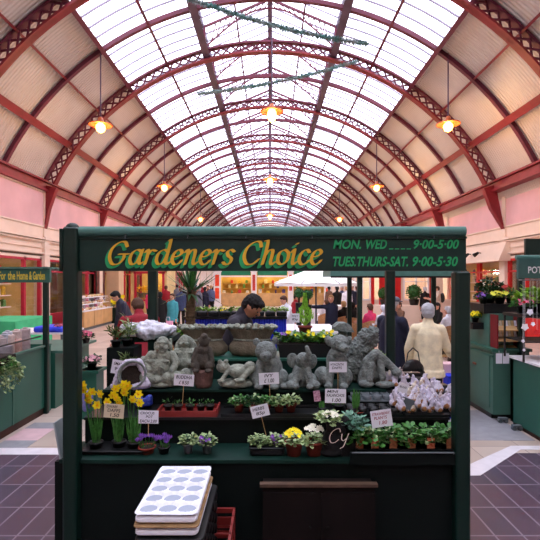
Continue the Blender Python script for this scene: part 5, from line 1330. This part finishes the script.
def rotx(v,a): return Vector((v.x,v.y*math.cos(a)-v.z*math.sin(a),v.y*math.sin(a)+v.z*math.cos(a)))
def person(label,px,D,H,yaw=0,top=navy,bot=blackc,hair=hdark,skin=skinm,sit=False,lean=0,hp=0,arms=None,coat=0,vox=None,hairlen=0,hat=None,bulk=1.0,seat=.46):
    """local frame: faces +Y; yaw turns about Z"""
    k=H/1.7; vox=vox or (.011 if D<9 else .02 if D<24 else .03)
    e=empty('person',(X(px,D),D,0),yaw,label,'person')
    hip=Vector((0,0,.90*k)) if not sit else Vector((0,-.05,(seat+.09)))
    def U(v): return rotx(Vector(v),-R(lean))    # lean forward (+Y)
    def up(h,x=0,y=0): return hip+U((x,y,h*k))
    neck=up(.56); chest=up(.38); waist=up(.14)
    hd=neck+rotx(Vector((0,.02*k,.115*k)),-R(lean+hp)); 
    def hrot(v): return hd+rotx(Vector(v)*k,-R(lean+hp))
    sh=[up(.455,-.14*k*bulk),up(.455,.14*k*bulk)]
    arms=arms or [((-.14,.02,-1),(.0,.25,-1)),((.14,.02,-1),(.0,.25,-1))]
    el=[];wr=[];hdv=[]
    for i in(0,1):
        a,b_=[Vector(v).normalized() for v in arms[i]]
        el.append(sh[i]+a*.27*k); wr.append(el[i]+b_*.24*k); hdv.append(b_)
    hj=[hip+Vector((-.09*k,0,-.04*k)),hip+Vector((.09*k,0,-.04*k))]
    if sit: kn=[Vector((-.11*k,.42*k-.05,seat+.05)),Vector((.11*k,.42*k-.05,seat+.05))]; an=[Vector((s*.11*k,.46*k-.05,.09)) for s in(-1,1)]
    else: kn=[Vector((-.095*k,.02,.49*k)),Vector((.095*k,.03,.49*k))]; an=[Vector((-.1*k,-.02,.085*k)),Vector((.1*k,.0,.085*k))]
    pr=[('e',hip,(.13*k,.095*k,.11*k)),('e',waist,(.12*k,.085*k,.13*k)),('e',chest,(.145*k,.1*k,.16*k)),('c',up(.42),neck+(hd-neck)*.4,.06*k,.05*k),
        ('e',hd+Vector((0,0,0)),(.072*k,.09*k,.1*k),(-R(lean+hp),0,0)),('e',hrot((0,.03,-.055)),(.05*k,.055*k,.05*k)),('e',hrot((0,.098,-.012)),(.013*k,.018*k,.02*k)),
        ('e',hrot((-.073,0,-.01)),(.01*k,.02*k,.03*k)),('e',hrot((.073,0,-.01)),(.01*k,.02*k,.03*k)),('e',hrot((0,.08,.022)),(.045*k,.014*k,.01*k))]
    ex=MB()
    for i in(0,1):
        pr+= [('c',sh[i],el[i],.048*k,.038*k),('c',el[i],wr[i],.037*k,.025*k),('c',hj[i],kn[i],.075*k,.052*k),('c',kn[i],an[i],.05*k,.036*k),('c',an[i]+Vector((0,-.02,-.04)),an[i]+Vector((0,.13*k,-.05)),.035*k,.03*k)]
        d=hdv[i]; s_=-1 if i==0 else 1; f=Vector((0,1,0)); f=(f-d*f.dot(d)); f=f.normalized() if f.length>.2 else Vector((0,0,1)); inw=d.cross(f).normalized()*(s_)  # palm normal
        pc=wr[i]+d*.055*k; pr.append(('c',wr[i]+d*.015,wr[i]+d*.075*k,.026*k,.03*k))
        for j,(o,L) in enumerate(((-.026,.068),(-.009,.078),(.009,.073),(.026,.058))):
            b0=wr[i]+d*.08*k-f*o*k; c1=b0+(d+inw*.15).normalized()*L*.45*k; c2=c1+(d+inw*.6).normalized()*L*.32*k; c3=c2+(d*.7+inw).normalized()*L*.26*k
            ex.tube([b0-d*.02,b0,c1,c2,c3],.0095*k,7,.0075*k); ex.ell(c3,.0076*k,None,7,5)
        t0=wr[i]+d*.03*k+f*.02*k; t1=t0+(d+f*1.0+inw*.3).normalized()*.035*k; t2=t1+(d*1.2+f*.4+inw*.4).normalized()*.028*k; ex.tube([t0,t1,t2],.012*k,7,.009*k); ex.ell(t2,.009*k,None,7,5)
    body=blob('body',pr,vox,skin,e,None,None,2,extra=ex)
    # eyes and mouth
    for s_ in(-1,1): MB().ell(hrot((s_*.03,.083,.006)),(.012*k,.008*k,.008*k),None,8,6).build('eye',eyem,e)
    MB().ell(hrot((0,.087,-.055)),(.022*k,.007*k,.006*k),None,10,6).build('mouth',lipm,e)
    # trousers
    lg=[('e',hip-Vector((0,0,.03*k)),(.15*k*bulk,.125*k*bulk,.12*k))]
    for i in(0,1): lg+= [('c',hj[i],kn[i],.092*k,.07*k),('c',kn[i],an[i]+Vector((0,0,.03)),.068*k,.056*k)]
    blob('trousers',lg,vox*1.2,bot,e,None,None,3)
    bk=bulk; rg=[]
    if coat: rg+=[(hip+Vector((0,0,-coat*k*1.35)),.2*k*bk,.165*k*bk),(hip+Vector((0,0,-coat*k*.5)),.19*k*bk,.155*k*bk)]
    rg+=[(hip+U((0,0,-.06*k)),.178*k*bk,.145*k*bk),(waist,.16*k*bk,.13*k*bk),(up(.28),.158*k*bk,.13*k*bk),(up(.4),.155*k*bk,.12*k*bk),(up(.48),.11*k*bk,.095*k*bk),(up(.55),.068*k,.066*k)]
    tp=[('l',rg),*([('c',up(.18),up(.38),.14*k,.13*k),('e',up(.44,0,-.02*k),(.15*k*bulk,.1*k,.1*k))] if lean>5 else []),('c',up(.46),up(.565),.082*k,.064*k),('c',up(.5),sh[0],.05*k,.062*k),('c',up(.5),sh[1],.05*k,.062*k)]
    for i in(0,1): tp+= [('c',sh[i],el[i],.066*k*min(bulk,1.15),.057*k),('c',el[i],el[i].lerp(wr[i],.93),.056*k,.045*k)]
    blob('jacket' if coat or top in(navy,redc,tealc) else 'top',tp,vox*1.1,top,e,None,None,6,disp=.008 if D<9 else 0,dscale=.18)
    for i in(0,1):
        b=blob('shoe',[('c',an[i]+Vector((0,-.035,-an[i].z+.04)),an[i]+Vector((0,.15*k,-an[i].z+.033)),.042*k,.036*k),('e',an[i]+Vector((0,-.01,-.02)),(.045*k,.055*k,.05*k))],.016,shoem,e,None,None,1)
    q_=-R(lean+hp)
    hs=[('e',hrot((0,-.016,.028)),(.083*k,.096*k,.088*k),(q_,0,0)),('e',hrot((0,-.045,-.01)),(.078*k,.066*k,.08*k),(q_,0,0)),('e',hrot((0,.04,.075)),(.06*k,.05*k,.03*k),(q_,0,0))]
    if hairlen: hs.append(('e',hrot((0,-.06,-.07-hairlen/2)),(.075*k,.04*k,(.05+hairlen)*k)))
    if hair: blob('hair',hs,vox*.9,hair,e,None,None,1,disp=.018 if D<9 else 0,dscale=.03)
    if hat: 
        b=MB(); cc=hrot((0,-.005,.07)); b.ell(cc,(.095*k,.11*k,.05*k),(q_,0,0)); b.ell(hrot((0,.1,.045)),(.07*k,.07*k,.012*k),(q_,0,0)); b.build('cap',hat,e)
    e['_k']=k
    return e,dict(wr=wr,el=el,sh=sh,hip=hip)
PI=math.pi
# vendor
e,_=person('male vendor in a dark top looking down behind the stone sack planters',226,4.98,1.95,-PI/2-.35,slatec,blackc,hdark,skin2,lean=19,hp=26,arms=[((-.2,.35,-1),(0.1,1,-.35)),((.2,.4,-1),(-.1,1,-.3))],vox=.008)
# woman cream coat
e,j=person('elderly person in a cream coat with grey curly hair, seen from behind',428,5.75,1.72,-.25,creamc,blackc,hgrey,skinm,arms=[((-.34,.1,-1),(.05,.35,-1)),((.36,.25,-1),(.25,.9,-.45))],coat=.1,bulk=1.06,vox=.009)
D=5.5; hb=empty('handbag',(X(413,D),D,Z(380,D)),.3,'black leather handbag held at the side of the person in the cream coat','handbag')
s=D/F*1.15; blob('bag_body',sc([('e',(0,0,9),(11,4.5,8)),('e',(0,0,5),(12.5,5,6)),('e',(0,0,14),(8,3.5,4))],s),.008,mat('black leather',(18,18,20),.35,var=.2,bump=.3),hb)
b=MB(); b.tube([(-7*s,0,14*s),(-5*s,0,24*s),(0,0,28*s),(5*s,0,24*s),(7*s,0,14*s)],.007,8); b.build('handle',mat('black leather',(18,18,20)),hb)
e,j=person('person in a navy coat and dark cap, back turned, next to the cream coat',392,6.35,1.78,-.95,navy,blackc,hgrey,skinm,arms=[((-.25,.1,-1),(.1,.5,-1)),((.2,.3,-1),(-.1,.9,-.5))],coat=.3,bulk=1.15,hat=greyc,vox=.01)
e,j=person('person in a dark red jacket bending over with back turned, behind the back left post',143,6.2,1.84,.5,redc,blackc,hbrown,skinm,lean=24,hp=10,coat=.1,bulk=1.35,arms=[((-.3,.5,-1),(0,1,-.4)),((.3,.5,-1),(0,1,-.4))])
person('person in dark clothes leaning toward the yellow flowers beside the bakery',129,10.5,1.84,2.2,C_('dark slate cloth',(44,46,62)),jean,hdark,skinm,lean=22,hp=10,coat=.1)
person('walking person in a dark coat left of the person in teal',160,13.6,1.66,.4,blackc,blackc,hdark,coat=.25)
e,j=person('person in a teal jacket carrying a pink bag',172.5,14,1.60,2.8,tealc,blackc,hbrown,coat=.12)
e=empty('pink_bag',(X(168,13.7),13.7,.45),0,'pale pink carrier bag beside the person in teal','bag'); MB().prism([(-.13,0),(.13,0),(.15,.3),(-.15,.3)],'y',-.06,.06).build('bag',mat('pale pink bag',(240,170,200),.5),e); MB().tube([(-.06,0,.3),(-.05,0,.42),(.05,0,.42),(.06,0,.3)],.008).build('handle',whitec,e)
crowd=[(181,19,1.72,.4,jean,hbrown,'in blue, immediately left of the palm'),(186,22,1.76,3.0,blackc,hdark,'in black, behind the palm fronds'),(199,18,1.78,1.2,greyc,hgrey,'in grey, just right of the palm'),(205,21,1.7,-.5,navy,hdark,'in navy, between the palm and the orange kiosk pillar'),(211,24,1.74,.3,C_('dusky blue cloth',(70,84,120)),hblond,'in dusky blue, beside the orange kiosk pillar'),(208,29,1.7,2.7,brownc,hbrown,'in brown, far behind near the orange kiosk pillar'),(166,22,1.75,.1,redc,hbrown,'in red, far behind the person in teal'),(151,18,1.7,.1,pinkc,hblond,'in pink, half behind the back left post'),(196,28,1.72,.2,blackc,hdark,'in black, distant, above the blue draped stall')]
crowd+=[(184,31,1.75,.3,navy,hbrown,'in navy, far off, left edge of the palm crown'),(189,34,1.7,2.9,whitec,hgrey,'in white, far off behind the palm trunk'),(193,25,1.78,.4,brownc,hdark,'in brown, close behind the palm'),(202,33,1.72,.2,redc,hdark,'in red, far off right of the palm'),(214,36,1.75,3,blackc,hbrown,'in black, farthest, beside the orange kiosk pillar'),(177,27,1.73,.6,greyc,hdark,'in grey, far behind the person in teal'),(169,33,1.7,.1,navy,hblond,'in navy with fair hair, far behind the person in teal'),(156,25,1.75,2.8,brownc,hdark,'in brown, far behind the walking person in a dark coat'),(200,38,1.74,.1,pinkc,hbrown,'in pink, farthest right of the palm')]
for px,D,H,yw,tp,hr,lb in crowd: person('standing person %s'%lb,px,D,H,yw,tp,blackc,hr,coat=.15 if D%2 else 0)
person('shopper in white and red reaching over a display by the box ball topiaries',289,11.2,1.66,2.3,whitec,redc,hbrown,lean=14,hp=5,arms=[((-.2,.6,-1),(.2,1,-.2)),((.2,.6,-1),(0,1,-.2))])
person('shopper in a red apron beside the reaching shopper in white',293.5,12.4,1.68,-2.0,C_('red apron cloth',(170,40,54)),jean,hdark,lean=8)
person('person in dark navy stretching one arm out to the left under the parasol',331,12.0,1.62,2.9,navy,blackc,hblond,arms=[((.0,.0,-1),(.0,.3,-1)),((1,.05,-.05),(1,.1,.05))])
for px,D,H,yw,tp,hr,lb in((337,19.5,1.76,.3,blackc,hdark,'in black, left of the group beyond the parasol'),(342,21,1.74,2.8,jean,hgrey,'in denim blue, in the group beyond the parasol'),(347,18.5,1.78,.2,whitec,hblond,'in white, middle of the group beyond the parasol'),(352,20,1.8,3.0,navy,hdark,'in navy, right of the group beyond the parasol'),(357,20.6,1.75,.5,greyc,hbrown,'in grey, right beside the thin green post'),(329,23,1.7,.4,brownc,hdark,'in brown, behind the parasol pole')):
    person('standing person %s'%lb,px,D,H,yw,tp,blackc,hr)
seats=[(343,14.2,.4,blackc,hblond,'in black under the parasol edge'),(353,13.6,-.3,blackc,hdark,'in black beside the thin green post'),(369,12.6,.5,pinkc,hbrown,'in a hot pink top, between the green posts'),(383,12.0,.2,whitec,whitec,'in white with white hair, partly behind the back right post'),(436,13.2,1.9,blackc,hdark,'in black, leaning at the cafe table right of the cream coat'),(447,11.3,.5,whitec,hgrey,'in a white top with grey hair, right of the cream coat'),(326,15.5,.4,whitec,hbrown,'in white below the parasol'),(398,13.8,2.2,brownc,hbrown,'in brown between the cap and the cream coat')]
for px,D,yw,tp,hr,lb in seats:
    person('seated person %s'%lb,px,D,1.72,yw,tp,jean if px in(326,447) else blackc,hr,sit=True,arms=[((-.15,.4,-1),(.1,1,.1)),((.15,.4,-1),(-.1,1,.1))],seat=.46)
    put_chair(px,D,yw,('wicker chair of the person %s'%lb.split(',')[0]).replace(' hair',' hair').replace(' the camera','')); 
put_chair(392,11.2,.3,'empty wicker chair right behind the person in navy'); put_chair(350,11.8,.2,'empty wicker chair left of the thin green post')
person('person in a dark coat standing at the cafe window, back turned',425,19.5,1.72,.1,blackc,blackc,hgrey,coat=.2)
e,j=person('person in a light shirt with a dark backpack at the cafe window',437.5,19,1.76,1.5,C_('light beige shirt',(214,200,184)),blackc,hbrown,arms=[((-.1,.5,-1),(0,1,.2)),((.1,.5,-1),(0,1,.2))])
b=blob('backpack',[('e',(0,-.2,1.25),(.15,.1,.22))],.03,C_('dark backpack cloth',(40,44,44)),e)
# ================================================================ CAMERA, SKY
cam=bpy.data.cameras.new('camera'); co=bpy.data.objects.new('camera',cam); COL.objects.link(co)
co.location=(0,0,CH); co.rotation_euler=(R(90),0,0); cam.sensor_width=36; cam.lens=36*F/540; cam.shift_y=10/540; cam.clip_end=300
SC.camera=co
w=bpy.data.worlds.new('overcast sky'); SC.world=w; w.use_nodes=True; nt=w.node_tree; bg=nt.nodes['Background']
tc=nt.nodes.new('ShaderNodeTexCoord'); n=nt.nodes.new('ShaderNodeTexNoise'); n.inputs['Scale'].default_value=3
r=nt.nodes.new('ShaderNodeValToRGB'); r.color_ramp.elements[0].color=(.78,.82,1,1); r.color_ramp.elements[1].color=(1,.98,1,1)
nt.links.new(tc.outputs['Generated'],n.inputs['Vector']); nt.links.new(n.outputs['Fac'],r.inputs['Fac']); nt.links.new(r.outputs[0],bg.inputs['Color'])
bg.inputs['Strength'].default_value=4.2
vs=SC.view_settings; SC.display_settings.display_device='sRGB'
vs.view_transform='Standard'; vs.look='None'; vs.exposure=.15; vs.gamma=1; vs.use_curve_mapping=False
SC.cycles.max_bounces=8; SC.cycles.diffuse_bounces=5; SC.cycles.transparent_max_bounces=16
